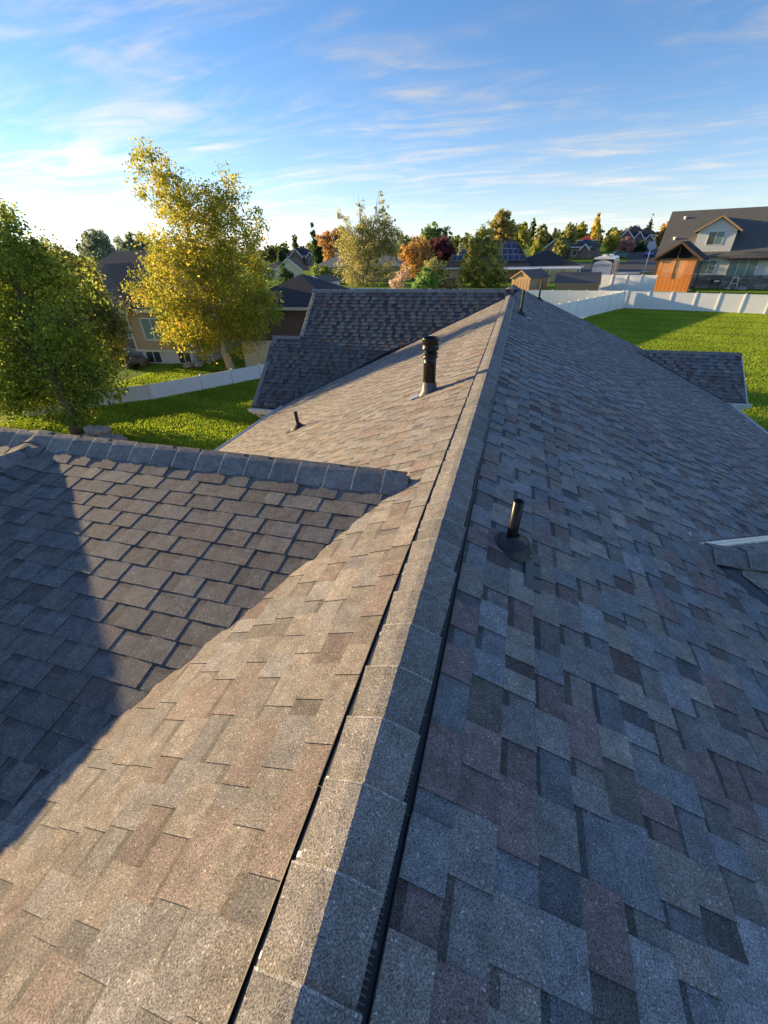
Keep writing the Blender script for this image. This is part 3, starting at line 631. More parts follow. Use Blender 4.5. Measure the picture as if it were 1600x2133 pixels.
# ------------------------------------------------------------------ trees and shrubs
def tree(name, label, base, lobes, leaves, size, pal, trunk_r=.2, bark='bark', seed=0, cat='tree', group=None, limbs=14, clump=.42, top=None, sparse=1.0, stems=1, trunk_top=None, upright=0.0):
    if base[1] > 60: pal = np.array(pal) * 1.3  # far leaf colours lightened, haze and fill light painted in
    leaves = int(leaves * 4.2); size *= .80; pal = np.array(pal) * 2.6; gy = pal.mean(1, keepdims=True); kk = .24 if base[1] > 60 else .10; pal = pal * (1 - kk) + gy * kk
    rs = np.random.default_rng(seed); t = thing(name, label, cat, base, group=group)
    base = np.array(base, float); Lb = np.array(lobes, float)            # x,y,z,r
    w = Lb[:, 3] ** 2.2; w = w / w.sum()
    ncl = max(12, int(leaves / 45)); idx = rs.choice(len(Lb), ncl, p=w)
    d = rs.normal(size=(ncl, 3)); d /= np.linalg.norm(d, axis=1, keepdims=True)
    rad = Lb[idx, 3] * (rs.uniform(0, 1, ncl) ** .45) * 1.02
    C = Lb[idx, :3] + d * rad[:, None]; C[:, 2] = np.maximum(C[:, 2], base[2] + .25)
    csz = clump * .8 * Lb[idx, 3] ** .5 * rs.uniform(.45, 1.25, ncl)
    per = np.maximum(6, (45 * rs.uniform(.5, 1.5, ncl) * sparse)).astype(int); ci = np.repeat(np.arange(ncl), per); n = len(ci)
    P = C[ci] + np.clip(rs.normal(size=(n, 3)), -1.7, 1.7) * (csz[ci] * .55)[:, None] * np.array([1, 1, .85 + upright])
    P[:, 2] = np.maximum(P[:, 2], base[2] + .05)
    a = rs.normal(size=(n, 3)); a[:, 2] -= .35; a /= np.linalg.norm(a, axis=1, keepdims=True)
    b = np.cross(a, rs.normal(size=(n, 3))); b /= np.linalg.norm(b, axis=1, keepdims=True)
    s = size * rs.uniform(.45, 1.5, n)[:, None]
    V = np.stack([P - a * s, P + b * s * .55 - a * s * .1, P + a * s, P - b * s * .55 - a * s * .1], 1).reshape(-1, 3)
    pal = np.array(pal, float); k = len(pal)
    ctone = rs.uniform(0, 1, ncl) * .75; lo, hi = P[:, 2].min(), P[:, 2].max(); hh = (P[:, 2] - lo) / max(hi - lo, .1)
    tt = np.clip(ctone[ci] + rs.normal(0, .16, n) + .12, 0, .999) * (k - 1); i0 = tt.astype(int); fr = (tt - i0)[:, None]
    col = pal[i0] * (1 - fr) + pal[np.minimum(i0 + 1, k - 1)] * fr; col *= rs.uniform(.75, 1.25, (n, 1))
    fast_mesh('crown', V, 4, M['leaf'], t, col)
    # trunk and limbs
    mb = MB(); cen = np.average(Lb[:, :3], axis=0, weights=Lb[:, 3] ** 2); zt = Lb[:, 2].max()
    tt_ = np.array(trunk_top if trunk_top is not None else (cen[0], cen[1], zt))
    for st in range(stems):
        o = np.zeros(3) if stems == 1 else np.append(rs.normal(0, trunk_r * 2.2, 2), 0)
        tip = tt_ if stems == 1 else Lb[np.argsort(-Lb[:, 2])[st % len(Lb)], :3]
        path = [base + o * .6 - np.array([0, 0, .1])]; m_ = 7
        for j in range(1, m_ + 1):
            f_ = j / m_; p = base + o + (tip - base - o) * f_; p[:2] += (np.array([base[0], base[1]]) - p[:2]) * (1 - f_) * .35 + rs.normal(0, trunk_r * .35, 2) * (f_ < 1); path.append(p)
        rr = [trunk_r * 1.35] + [trunk_r * (1 - .92 * (j / m_)) + .008 for j in range(1, m_ + 1)]
        mb.tube(path, rr, 9 if trunk_r > .08 else 5)
        mb_path = path
        for q in range(limbs // stems):
            f_ = rs.uniform(.16, .85); j = f_ * m_; j0 = int(j); p0 = np.array(path[j0]) * (1 - (j - j0)) + np.array(path[min(j0 + 1, m_)]) * (j - j0)
            cand = C[rs.integers(0, ncl, 6)]; cand = cand[np.argmin(np.abs(cand[:, 2] - p0[2] - 1.0) + .4 * np.linalg.norm(cand[:, :2] - p0[:2], axis=1))]
            mid = (p0 + cand) / 2 + np.array([0, 0, .12 * np.linalg.norm(cand - p0)]); r0 = max(.012, trunk_r * (1 - .9 * f_) * .5)
            mb.tube([p0, p0 * .5 + mid * .5 + rs.normal(0, .04, 3), mid, cand], [r0, r0 * .8, r0 * .55, r0 * .15 + .004], 5)
            for u_ in range(2):
                c2 = cand + rs.normal(0, .6, 3) * Lb[:, 3].mean() * .5; mb.tube([mid, (mid + c2) / 2 + rs.normal(0, .05, 3), c2], [r0 * .45, r0 * .3, .004], 4)
    mb.build('trunk', M[bark], t, smooth=True)
    return t
GRN = [(.030, .050, .007), (.075, .105, .011), (.13, .150, .013), (.21, .20, .02)]
GRN2 = [(.020, .045, .008), (.045, .075, .012), (.085, .10, .015), (.16, .13, .018)]
YEL = [(.055, .070, .008), (.115, .125, .010), (.20, .175, .011), (.30, .215, .012)]
ORG = [(.07, .055, .012), (.13, .085, .014), (.20, .105, .014), (.25, .15, .018)]
OLV = [(.035, .05, .014), (.075, .085, .02), (.12, .12, .025), (.18, .15, .03)]
PLM = [(.018, .006, .010), (.035, .010, .016), (.07, .018, .02), (.11, .03, .025)]
SIL = [(.04, .055, .035), (.08, .10, .065), (.12, .13, .085)]
DRK = [(.010, .024, .008), (.020, .042, .012), (.035, .06, .014)]
sc = lambda L_, k: [(x * k, y * k, 7 + (z - 7) * k, r * k) for x, y, z, r in L_]
dep = lambda L_, rng_, sd: [(x, y + random.Random(sd + i).uniform(-rng_, rng_), z, r) for i, (x, y, z, r) in enumerate(L_)]
yl = [(-20.8, 26, 10.6, 1.4), (-21.7, 26, 9.6, 1.2), (-19.4, 26, 9.1, 1.6), (-16.9, 26, 9.6, 1.3), (-16.6, 26, 8.2, 1.9), (-18.2, 26, 9.0, 1.3), (-19.4, 26, 7.1, 2.2), (-22.0, 26, 6.9, 1.5), (-24.2, 26, 5.0, 1.5), (-20.8, 26, 5.0, 2.7), (-17.6, 26, 6.1, 2.3), (-16.9, 26, 4.5, 2.2), (-15.9, 26, 3.6, 1.4), (-20.4, 26, 2.9, 2.3), (-23.7, 26, 3.4, 1.4), (-22.6, 26, 2.2, 1.2), (-17.8, 26, 2.6, 1.7), (-19.7, 26, 2.0, 1.2), (-23.5, 26, 7.7, 0.6)]
tree('cottonwood_tree', 'tall yellow autumn cottonwood with pale trunk in front of the brick house', (-18.0, 24.6, 0), dep(sc(yl, .945), .8, 1), 15000, .085, YEL, .24, 'bark_pale', 21, limbs=46, clump=.50, trunk_top=(-19.3, 24.6, 11.3))
gl = [(-18.5, 14, 8.0, .9), (-17.8, 14, 7.0, 1.0), (-19.8, 14, 6.6, 1.4), (-17.6, 14, 5.9, 1.1), (-20.0, 14, 5.1, 1.8), (-17.6, 14, 4.6, 1.2), (-21.0, 14, 3.2, 2.2), (-18.2, 14, 3.0, 1.5), (-17.4, 14, 2.1, 1.1), (-21.4, 14, 1.9, 1.7), (-18.6, 14, 1.5, 1.0), (-23.4, 14, 2.2, 1.9), (-22.5, 14, 4.6, 1.8), (-21, 14, 7.4, 1.2)]
tree('maple_tree', 'big dense green tree at the left edge beside the rock pile', (-18.9, 13.3, 0), dep(gl, .9, 3), 15500, .085, GRN, .22, 'bark', 22, limbs=40, clump=.50, trunk_top=(-19.3, 13.9, 7.6))
t2 = [(-23.8, 19.5, 6.9, .9), (-22.9, 19.5, 6.2, 1.0), (-22.5, 19.5, 5.1, 1.2), (-24.0, 19.5, 4.1, 1.5), (-21.5, 19.5, 4.4, 1.0), (-22.8, 19.5, 3.1, 1.3), (-21.3, 19.5, 3.4, .8), (-22.3, 19.5, 2.1, .8), (-24.5, 19.5, 2.0, 1.1), (-25, 19.5, 5.6, 1.3)]
tree('aspen_tree', 'thin olive and gold tree with bare grey branches behind the big green tree', (-23.6, 19.6, 0), dep(t2, .7, 5), 9000, .085, OLV, .15, 'bark_pale', 23, limbs=44, clump=.5, sparse=.8)
pl_ = [(-32.5, 83.9, 12.3, 0.72), (-31.4, 83.9, 10.4, 1.44), (-28.4, 83.9, 13.6, 0.66), (-28.2, 83.9, 10.8, 1.44), (-24.7, 83.9, 14.4, 0.72), (-25.1, 83.9, 11.7, 1.32), (-22.9, 83.9, 10.7, 0.96), (-30.2, 83.9, 6.7, 3.12), (-26.5, 83.9, 7.3, 3.00), (-23.9, 83.9, 6.6, 2.40), (-31.9, 83.9, 3.0, 2.52), (-28.2, 83.9, 2.7, 3.12), (-24.4, 83.9, 2.7, 2.64)]
tree('poplar_tree', 'clump of slender olive poplars with sparse tall tips rising above the roofs', (-27.9, 84, .9), dep(pl_ + [(x + (u_ - .5) * .5, y, z - 1.3 * u_, r * (1 + .3 * u_)) for x, y, z, r in pl_[:7] for u_ in (1, 2, 3)] + [(x, y, z + .9, r * .55) for x, y, z, r in pl_[:7]], 1.0, 7), 9500, .15, [(.05, .06, .02), (.10, .10, .025), (.16, .14, .03), (.20, .15, .03)], .14, 'bark_pale', 24, limbs=30, clump=.55, stems=6, sparse=.8)
tree('maple_tree', 'bright orange autumn maple behind the white fence', (-16, 74.1, .9), [(-16.0, 74.1, 7.1, 1.31), (-17.5, 74.1, 5.9, 1.53), (-14.8, 74.1, 5.8, 1.31), (-16.8, 74.1, 4.3, 1.64), (-15.2, 74.1, 3.2, 1.42)], 2600, .15, ORG, .13, 'bark', 25, limbs=14)
tree('shrub', 'bare olive shrub at the foot of the orange maple', (-12.8, 67.5, .7), [(-12.6, 67.5, 4.2, 1.3), (-13.2, 67.5, 3.0, 1.2), (-11.2, 67.5, 3.6, 1.1)], 1500, .13, OLV, .07, 'bark', 26, limbs=14, cat='shrub', sparse=.8)
tree('plum_tree', 'dark purple plum tree left of the house with solar panels', (-17.0, 100, 1.0), [(-18.6, 100, 6.2, 1.7), (-16.6, 100, 6.2, 2.2), (-18.1, 100, 7.2, 1.0), (-15.0, 100, 5.3, 1.6), (-19.5, 100, 5.0, 1.4)], 2600, .2, PLM, .16, 'bark', 27, limbs=10)
tree('hornbeam_tree', 'two-topped green and gold tree hiding part of the solar roof', (-6.1, 80, .9), [(-9.1, 80.0, 7.3, 1.19), (-6.5, 80.0, 8.4, 1.41), (-7.8, 80.0, 6.2, 2.05), (-5.1, 80.0, 6.1, 1.73), (-7.9, 80.0, 3.9, 2.27), (-4.4, 80.0, 3.5, 2.05), (-6.2, 80.0, 2.0, 2.16), (-9.2, 80.0, 2.1, 1.19), (-3.2, 80.0, 2.0, 1.19)], 6500, .15, [(.035, .055, .008), (.075, .09, .010), (.14, .13, .012), (.22, .16, .015)], .16, 'bark', 28, limbs=14)
tree('shrub', 'fresh green arching shrub behind the white fence', (-12.8, 65.5, .4), [(-12.8, 65.5, 3.1, 1.3), (-13.8, 65.5, 2.3, 1.1), (-11.8, 65.5, 2.5, 1.1), (-12.9, 65.5, 4.0, .7)], 1700, .13, [(.03, .06, .012), (.07, .12, .02), (.12, .18, .03)], .06, 'bark', 29, limbs=8, cat='shrub')
tree('shrub', 'rust brown low shrub between the green shrub and the two-topped tree', (-9.9, 66.5, .5), [(-10.6, 66.5, 1.9, .9), (-9.5, 66.5, 1.8, .9), (-8.9, 66.5, 2.0, .8)], 900, .12, [(.06, .05, .015), (.13, .09, .02), (.2, .12, .03)], .05, 'bark', 30, limbs=6, cat='shrub')
tree('shrub', 'pinkish grey leafless shrub behind the fence, left of the orange maple', (-17.2, 67, .6), [(-17.3, 67, 2.7, 1.1), (-16.3, 67, 3.4, .9), (-18.2, 67, 2.3, .8)], 700, .12, [(.14, .10, .07), (.26, .19, .14)], .05, 'bark_pale', 31, limbs=22, cat='shrub', sparse=.6)
tree('elm_tree', 'leafy green tree rising behind the purple plum', (-21.2, 120, 2), [(-21.9, 120, 10.0, 1.8), (-23.6, 120, 8.6, 2.1), (-19.4, 120, 8.5, 2.3), (-21.7, 120, 7.1, 2.6), (-17.6, 120, 7.1, 1.6), (-21, 120, 4.5, 2.4)], 3200, .25, [(.03, .05, .012), (.07, .10, .018), (.13, .16, .03)], .2, 'bark', 32, limbs=10)
tree('ash_tree', 'tall golden tree standing above the ridge of the solar house', (-6.8, 140, 3.5), [(-7.2, 140, 12.1, 2.6), (-8.8, 140, 10.0, 2.0), (-4.7, 140, 9.9, 2.4), (-6.6, 140, 7.7, 3.3)], 3400, .28, [(.06, .06, .015), (.13, .11, .02), (.22, .16, .025)], .25, 'bark', 33, limbs=12)
tree('maple_tree', 'rusty orange tree left of the slender poplars', (-47, 115, 2), [(-47.1, 115, 7.7, 3.0), (-48.9, 115, 9.2, 1.8), (-44.4, 115, 9.1, 2.1), (-47.4, 115, 5.6, 2.4), (-42, 115, 8, 2.2)], 3200, .26, [(.08, .055, .015), (.16, .10, .02), (.27, .13, .02)], .2, 'bark', 34, limbs=12)
tree('cypress_tree', 'dark narrow columnar cypress beside the rusty orange tree', (-58, 130, 2), [(-58.6, 130, 12.6, .55), (-58.5, 130, 10.5, .85), (-58.2, 130, 8.3, 1.1), (-58.0, 130, 6.0, 1.3), (-57.0, 130, 7.6, 1.0), (-57.2, 130, 5.2, 1.2), (-58, 130, 3.5, 1.2)], 3600, .2, DRK, .15, 'bark', 35, limbs=4, clump=.35, upright=.8)
tree('poplar_tree', 'single bright yellow columnar poplar above the far houses', (18.6, 150, 4), [(18.0, 150, 12.9, .5), (18.1, 150, 11.4, .8), (18.3, 150, 9.8, 1.0), (18.5, 150, 8.2, 1.1), (18.8, 150, 6.6, 1.1)], 2000, .22, YEL[1:], .15, 'bark', 36, limbs=4, clump=.35, upright=.8)
tree('willow_tree', 'grey green feathery tree beyond the dark roof on the left', (-65, 62, 0), [(-65.0, 62, 8.6, 1.9), (-67.2, 62, 8.0, 1.5), (-63.8, 62, 7.3, 1.5), (-65, 62, 5.5, 2.4), (-62, 62, 6.0, 1.8)], 3000, .2, SIL, .25, 'bark', 37, limbs=12, upright=.5)
tree('willow_tree', 'row of grey green feathery tips between the dark roof and the yellow cottonwood', (-68, 72, 0), [(-70.3, 72, 8.2, 1.5), (-67.5, 72, 8.6, 1.5), (-65.2, 72, 8.2, 1.6), (-68, 72, 5.6, 2.5), (-62.5, 72, 7.4, 1.6)], 3000, .2, SIL, .25, 'bark', 38, limbs=12, upright=.6)
tree('pear_tree', 'small dark green tree beside the pale grey shed', (-24.8, 47, 0), [(-24.8, 47, 4.2, .9), (-24.6, 47, 3.1, 1.1), (-25.1, 47, 5.2, .5), (-25, 47, 2.0, .9)], 2000, .11, DRK + [(.06, .09, .02)], .09, 'bark', 39, limbs=8)
tree('hedge_shrub', 'round dark green shrub in front of the tan brick house', (-37.2, 87, 1), [(-37.6, 87, 2.6, 1.6), (-35.6, 87, 2.2, 1.4), (-39.2, 87, 3.0, 1.3), (-34.6, 87, 1.8, 1.0)], 1800, .16, GRN[:3], .08, 'bark', 40, limbs=4, cat='shrub')
for i, (x, y, zt, r, pal, lab) in enumerate([
    (2.6, 132, 7.6, 1.2, YEL[:3], 'small yellow green cone tree just right of the solar house peak'),
    (8.6, 128, 9.3, 1.5, OLV, 'olive conifer in front of the dark gabled far house'),
    (-1.8, 150, 11.8, 2.3, YEL[:3], 'soft yellow tree right of the tall golden ash'),
    (4.5, 160, 11.6, 2.2, OLV, 'olive yellow tree behind the cone tree'),
    (13.0, 165, 11.2, 2.2, OLV, 'round olive tree above the brown gabled roof'),
    (16.0, 168, 12.0, 2.0, YEL[:3], 'round golden tree above the brown gabled roof'),
    (20.5, 170, 12.3, 1.5, DRK, 'dark green pointed conifer left of the yellow poplar'),
    (27.0, 172, 9.2, 2.4, GRN2, 'wide olive gold tree left of the far gabled brick house'),
    (24.6, 158, 7.6, 2.2, YEL, 'low yellow orange tree beside the yellow poplar'),
    (27.2, 150, 6.6, 1.9, [(.10, .05, .045), (.17, .08, .07), (.22, .11, .09)], 'dusty pink tree in front of the far gabled brick house'),
    (30.8, 152, 5.8, 1.7, DRK, 'dark round bush at the corner of the far gabled brick house'),
    (38.2, 150, 7.3, 1.7, DRK, 'small dark green tree right of the far gabled brick house'),
    (42.0, 175, 10.3, 2.6, ORG[:3] + YEL[2:3], 'orange and green tree against the left edge of the big grey roof'),
    (-12.6, 112, 8.6, 2.0, SIL, 'grey green tree between the purple plum and the two-topped tree'),
    (-28.8, 118, 9.0, 2.4, OLV, 'olive tree behind the orange maple'),
    (-70.5, 165, 8.0, 2.4, YEL[:3], 'yellow green round tree behind the far gables left of the cypress'),
    (-79.0, 148, 7.2, 1.5, DRK, 'dark upright conifer in front of the far gables on the left'),
    (-56, 92, 7.0, 1.6, GRN2, 'leafy branches right of the yellow cottonwood, in front of the cream house'),
    (46, 190, 9.3, 2.6, OLV, 'olive tree behind the far white house')]):
    zb = terrain(x, y); hh = zt - zb
    lob = [(x + random.Random(i).uniform(-.2, .2) * r, y, zb + hh * f_, r * k_) for f_, k_ in (((.30, .95), (.5, 1.0), (.68, .8), (.83, .55), (.94, .3)) if pal in (DRK,) or 'cone' in lab or 'conifer' in lab else ((.38, .9), (.58, 1.05), (.75, .9), (.88, .55)))]
    lob += [(x - r * .6, y + .3, zb + hh * .55, r * .6), (x + r * .6, y - .3, zb + hh * .5, r * .6)]
    tree('garden_tree', lab, (x, y, zb), lob, int(900 + 500 * r), .1 + .0011 * y, pal, .05 + .05 * r, 'bark', 100 + i, limbs=6, group='garden trees among the far houses')
# the wooded skyline that reads as one mass
def skyline():
    Vs = []; Cs = []
    rs = np.random.default_rng(77)
    for k in range(420):
        az = rs.uniform(-78, 40); D = rs.uniform(190, 420); x = D * math.sin(math.radians(az)); y = D * math.cos(math.radians(az))
        zb = terrain(x, y) - .5; h = rs.uniform(5, 10) * (D / 300) ** .3; r = rs.uniform(1.6, 3.6); n = 150
        if rs.uniform() < .14: r *= .45; h *= 1.35
        d = rs.normal(size=(n, 3)); d /= np.linalg.norm(d, axis=1, keepdims=True); q = rs.uniform(.3, 1, n)[:, None]
        P = np.array([x, y, zb + h * .55]) + d * q * np.array([r, r, h * .48])
        a = rs.normal(size=(n, 3)); a /= np.linalg.norm(a, axis=1, keepdims=True); b = np.cross(a, rs.normal(size=(n, 3))); b /= np.linalg.norm(b, axis=1, keepdims=True); s = rs.uniform(.35, .8, n)[:, None]
        Vs.append(np.stack([P - a * s, P + b * s, P + a * s, P - b * s], 1).reshape(-1, 3))
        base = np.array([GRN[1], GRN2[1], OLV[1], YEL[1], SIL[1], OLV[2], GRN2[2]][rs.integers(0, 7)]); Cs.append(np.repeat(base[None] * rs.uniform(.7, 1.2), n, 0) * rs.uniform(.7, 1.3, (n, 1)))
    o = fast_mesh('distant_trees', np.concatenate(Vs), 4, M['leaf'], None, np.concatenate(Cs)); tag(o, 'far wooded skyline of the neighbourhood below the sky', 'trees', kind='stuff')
skyline()

# ------------------------------------------------------------------ fences
def fence(name, label, pts, h, m, post_gap=2.0, post=.125, rails=True, mid_rail=False, group=None, endpost=True):
    p0 = Vector((pts[0][0], pts[0][1], terrain(*pts[0]))); t = thing(name, label, 'fence', p0, group=group)
    for (a, b) in zip(pts[:-1], pts[1:]):
        A = Vector((a[0], a[1], 0)); B = Vector((b[0], b[1], 0)); n = max(1, round((B - A).length / post_gap)); d = (B - A) / n; u = d.normalized(); ang = math.atan2(u.y, u.x)
        for i in range(n + 1):
            P = A + d * i; z = terrain(P.x, P.y); m4 = Matrix.Translation((P.x, P.y, z)) @ Matrix.Rotation(ang, 4, 'Z'); s = post / 2
            if i < n or endpost:
                mb = MB(); mb.box((-s, -s, -.05), (s, s, h + .06), m4); 
                mb.add([m4 @ Vector(v) for v in ((-s * 1.15, -s * 1.15, h + .06), (s * 1.15, -s * 1.15, h + .06), (s * 1.15, s * 1.15, h + .06), (-s * 1.15, s * 1.15, h + .06), (0, 0, h + .11))], [(3, 2, 1, 0), (0, 1, 4), (1, 2, 4), (2, 3, 4), (3, 0, 4)])
                mb.build('post', m, t)
            if i < n:
                L_ = d.length; mm = m4; pn = MB(); nb = max(2, int((L_ - post) / .28)); w = (L_ - post) / nb
                for k in range(nb): pn.box((s + k * w + .004, -.011, .08), (s + (k + 1) * w - .004, .011, h - .05), mm)
                pn.box((s, -.007, .08), (L_ - s, .007, h - .05), mm); pn.build('panel', m, t)
                MB().box((s, -.024, h - .10), (L_ - s, .024, h), mm).build('rail', m, t); MB().box((s, -.024, .04), (L_ - s, .024, .14), mm).build('rail', m, t)
                if mid_rail: MB().box((s, -.022, h * .5 - .03), (L_ - s, .022, h * .5 + .03), mm).build('rail', m, t)
    return t
fence('vinyl_fence', 'low white vinyl fence crossing the left lawn in front of the brick house', [(-23.6, 14.6), (-20.9, 17.2), (-19.2, 18.5), (-17.5, 20.8), (-15.3, 23.8), (-13.2, 26.6)], .85, M['vinyl'], 1.95)
fence('privacy_fence', 'tall beige vinyl fence beside the yellow cottonwood trunk', [(-17.9, 26.2), (-15.4, 27.2), (-10.5, 29.0)], 1.72, M['vinyl_tan'], 2.4, mid_rail=True)
fence('vinyl_fence', 'long white vinyl fence lit by the sun along the back of the right lawn', [(12.4, 61.2), (19.0, 59.1), (25.2, 57.1), (40, 52.3)], 1.83, M['vinyl'], 2.05)
fence('vinyl_fence', 'white vinyl fence in blue shade running from the lawn corner towards the house', [(12.2, 61.0), (8.0, 54.3), (3.0, 46.4), (-1, 40)], 1.83, M['vinyl'], 2.05)
fence('vinyl_fence', 'white vinyl fence in front of the tan sheds, carrying on behind the house', [(12.0, 61.6), (-6, 63.6), (-34, 65.6)], 1.83, M['vinyl'], 2.05)
fence('vinyl_fence', 'short white vinyl fence between the grey roofed shed and the cedar gazebo', [(10.4, 71.6), (17.0, 69.2)], 2.1, M['vinyl'], 1.6)

# ------------------------------------------------------------------ buildings
def win(par, x0, x1, z0, z1, y, axis='y', sgn=-1, panes=2, glass='glass', frame='white', fw=.07, divided=False):
    """window in a wall plane (local coords): axis y -> wall in XZ plane at y, facing sgn"""
    def B(lo, hi, mb):
        (a0, d0, c0), (a1, d1, c1) = lo, hi
        if axis == 'y': mb.box((a0, min(y + sgn * d0, y + sgn * d1), c0), (a1, max(y + sgn * d0, y + sgn * d1), c1))
        else: mb.box((min(y + sgn * d0, y + sgn * d1), a0, c0), (max(y + sgn * d0, y + sgn * d1), a1, c1))
        return mb
    f_ = MB()
    for lo, hi in (((x0 - fw, -.05, z0 - fw), (x1 + fw, .045, z0)), ((x0 - fw, -.05, z1), (x1 + fw, .045, z1 + fw)), ((x0 - fw, -.05, z0), (x0, .045, z1)), ((x1, -.05, z0), (x1 + fw, .045, z1))): B(lo, hi, f_)
    w = f_.build('window', M[frame], par, local=True)
    pw = (x1 - x0) / panes
    for k in range(panes):
        B((x0 + k * pw + .02, .002, z0), (x0 + (k + 1) * pw - .02, .018, z1), MB()).build('pane', M[glass if not isinstance(glass, (list, tuple)) else glass[k % len(glass)]], w, local=True)
        if k: B((x0 + k * pw - .03, -.02, z0), (x0 + k * pw + .03, .035, z1), MB()).build('mullion', M[frame], w, local=True)
    if divided:
        for z in np.linspace(z0, z1, 4)[1:-1]: B((x0, 0, z - .02), (x1, .03, z + .02), MB()).build('mullion', M[frame], w, local=True)
    return w
def hip(mb, x0, x1, y0, y1, z, h, inset=None, th=.12):
    """hip roof over a rectangle, ridge along the longer side"""
    w, d = x1 - x0, y1 - y0
    if w >= d: i = d / 2 if inset is None else inset; r0, r1 = (x0 + i, (y0 + y1) / 2, z + h), (x1 - i, (y0 + y1) / 2, z + h); F = [(0, 1, 5, 4), (1, 2, 5), (2, 3, 4, 5), (3, 0, 4)]
    else: i = w / 2 if inset is None else inset; r0, r1 = ((x0 + x1) / 2, y0 + i, z + h), ((x0 + x1) / 2, y1 - i, z + h); F = [(0, 1, 4), (1, 2, 5, 4), (2, 3, 5), (3, 0, 4, 5)]
    mb.add([(x0, y0, z), (x1, y0, z), (x1, y1, z), (x0, y1, z), r0, r1], F + [(3, 2, 1, 0)])
    return mb
def gable(mb, x0, x1, y0, y1, z, h, along='x', th=.12):
    """gable roof slab pair with thickness"""
    if along == 'x':
        c = (y0 + y1) / 2; pr = [(x0, y0, z), (x0, c, z + h), (x0, y1, z), (x0, y1, z + th), (x0, c, z + h + th * 1.15), (x0, y0, z + th)]; mb.prism(pr, (x1 - x0, 0, 0))
    else:
        c = (x0 + x1) / 2; pr = [(x0, y0, z), (c, y0, z + h), (x1, y0, z), (x1, y0, z + th), (c, y0, z + h + th * 1.15), (x0, y0, z + th)]; mb.prism(pr, (0, y1 - y0, 0))
    return mb
def gable_wall(mb, x0, x1, y, z, h, t=.1): mb.prism([(x0, y, z), (x1, y, z), ((x0 + x1) / 2, y, z + h)], (0, t, 0)); return mb
def trim(par, pts, w=.1, h=.16, m='white', name='fascia'):
    for a, b in zip(pts[:-1], pts[1:]): MB().beam(a, b, w, h).build(name, M[m], par, local=True)

# brick house on the left, local +y away from the camera
def brick_house():
    t = thing('brick_house', 'brown brick bungalow with a hipped brown roof and deep porch behind the yellow cottonwood', 'house', (-21.6, 26.9, 0), math.radians(4))
    MB().box((-9.0, 0, .0), (0, 9, 3.7)).build('wall', M['brick_brown'], t, True)
    MB().box((-9.05, -.06, -.1), (.06, 9, .95)).build('foundation', M['concrete'], t, True)
    MB().box((-5.2, -.75, 1.05), (-.6, -.001, 3.62)).build('bay_wall', M['stucco_tan'], t, True)
    MB().box((-5.28, -.84, .9), (-.52, 0, 1.05)).build('bay_trim', M['stucco_cream'], t, True)
    for x in (-5.2, -.72): MB().box((x, -.83, 1.05), (x + .14, -.74, 3.62)).build('corner_trim', M['stucco_cream'], t, True)
    MB().box((-5.0, -.55, -.05), (-.8, -.07, .9)).build('basement_wall', M['siding_grey'], t, True)
    win(t, -4.7, -3.5, .1, .85, -.552, panes=2, glass='glass'); win(t, -2.0, -1.0, .1, .85, -.552, panes=2)
    win(t, -7.2, -5.9, 1.7, 3.15, -.002, panes=2, glass='blind'); win(t, -4.1, -2.6, 1.75, 3.1, -.752, panes=2, glass='blind'); win(t, 1.2, 2.4, 1.6, 3.0, 0, axis='x', sgn=1, panes=2, glass='blind')
    MB().box((-12.6, 2.0, 0), (-9.0, 9, 3.7)).build('wall', M['brick_brown'], t, True)
    MB().box((-12.6, -.2, 0), (-9.06, 2.0, .9)).build('porch_floor', M['concrete'], t, True)
    for x in (-12.5, -10.9, -9.2): MB().box((x, -.15, .9), (x + .2, .05, 3.55)).build('porch_post', M['stucco_cream'], t, True)
    win(t, -12.0, -10.9, 1.5, 2.9, 1.995, panes=2, divided=True)
    dd = MB().box((-10.4, 1.93, .92), (-9.5, 2.0, 3.0)).build('door', M['cedar_dark'], t, True); MB().box((-9.65, 1.89, 1.9), (-9.6, 1.93, 2.05)).build('handle', M['alu'], dd, True)
    for k in range(12): MB().box((-12.3 + k * .13, -.12, .92), (-12.27 + k * .13, -.09, 1.8)).build('baluster', M['black'], t, True)
    MB().box((-12.35, -.13, 1.8), (-10.75, -.08, 1.86)).build('handrail', M['black'], t, True)
    r = MB(); hip(r, -13.3, .6, -.9, 10, 3.72, 3.5, 4.2); r.build('roof', M['roof_brown'], t, True)
    r = MB(); hip(r, -9.8, -4.4, -1.35, 8, 3.70, 2.75, 2.4); r.build('roof', M['roof_brown'], t, True)
    trim(t, [(-13.3, -.95, 3.62), (-9.9, -.95, 3.62)], .06, .2, 'stucco_cream'); trim(t, [(-4.3, -.95, 3.62), (.6, -.95, 3.62), (.65, 10, 3.62)], .06, .2, 'stucco_cream'); trim(t, [(-9.8, -1.4, 3.6), (-4.4, -1.4, 3.6)], .06, .2, 'stucco_cream')
    MB().tube([(-.3, -.3, 3.5), (-.3, -.12, 3.3), (-.3, -.12, .3), (-.2, -.3, .15)], .045, 6).build('downspout', M['stucco_cream'], t, True)
    mt = MB(); mt.box((.07, 1.0, .9), (.2, 1.4, 1.5)); mt.box((.07, 1.5, .8), (.22, 1.75, 1.2)); mt.build('meter_box', M['alu'], t, True)
    MB().box((1.3, 4.0, 0), (8.6, 12, 3.35)).build('garage_wall', M['brick_brown'], t, True)
    win(t, 6.6, 7.6, 1.4, 2.9, 3.998, panes=1, glass='blind')
    r = MB(); hip(r, .6, 9.3, 3.3, 12.7, 3.37, 1.9); r.build('roof', M['roof_dark'], t, True)
    trim(t, [(.6, 3.26, 3.28), (9.3, 3.26, 3.28), (9.35, 12.7, 3.28)], .06, .2, 'stucco_cream')
brick_house()
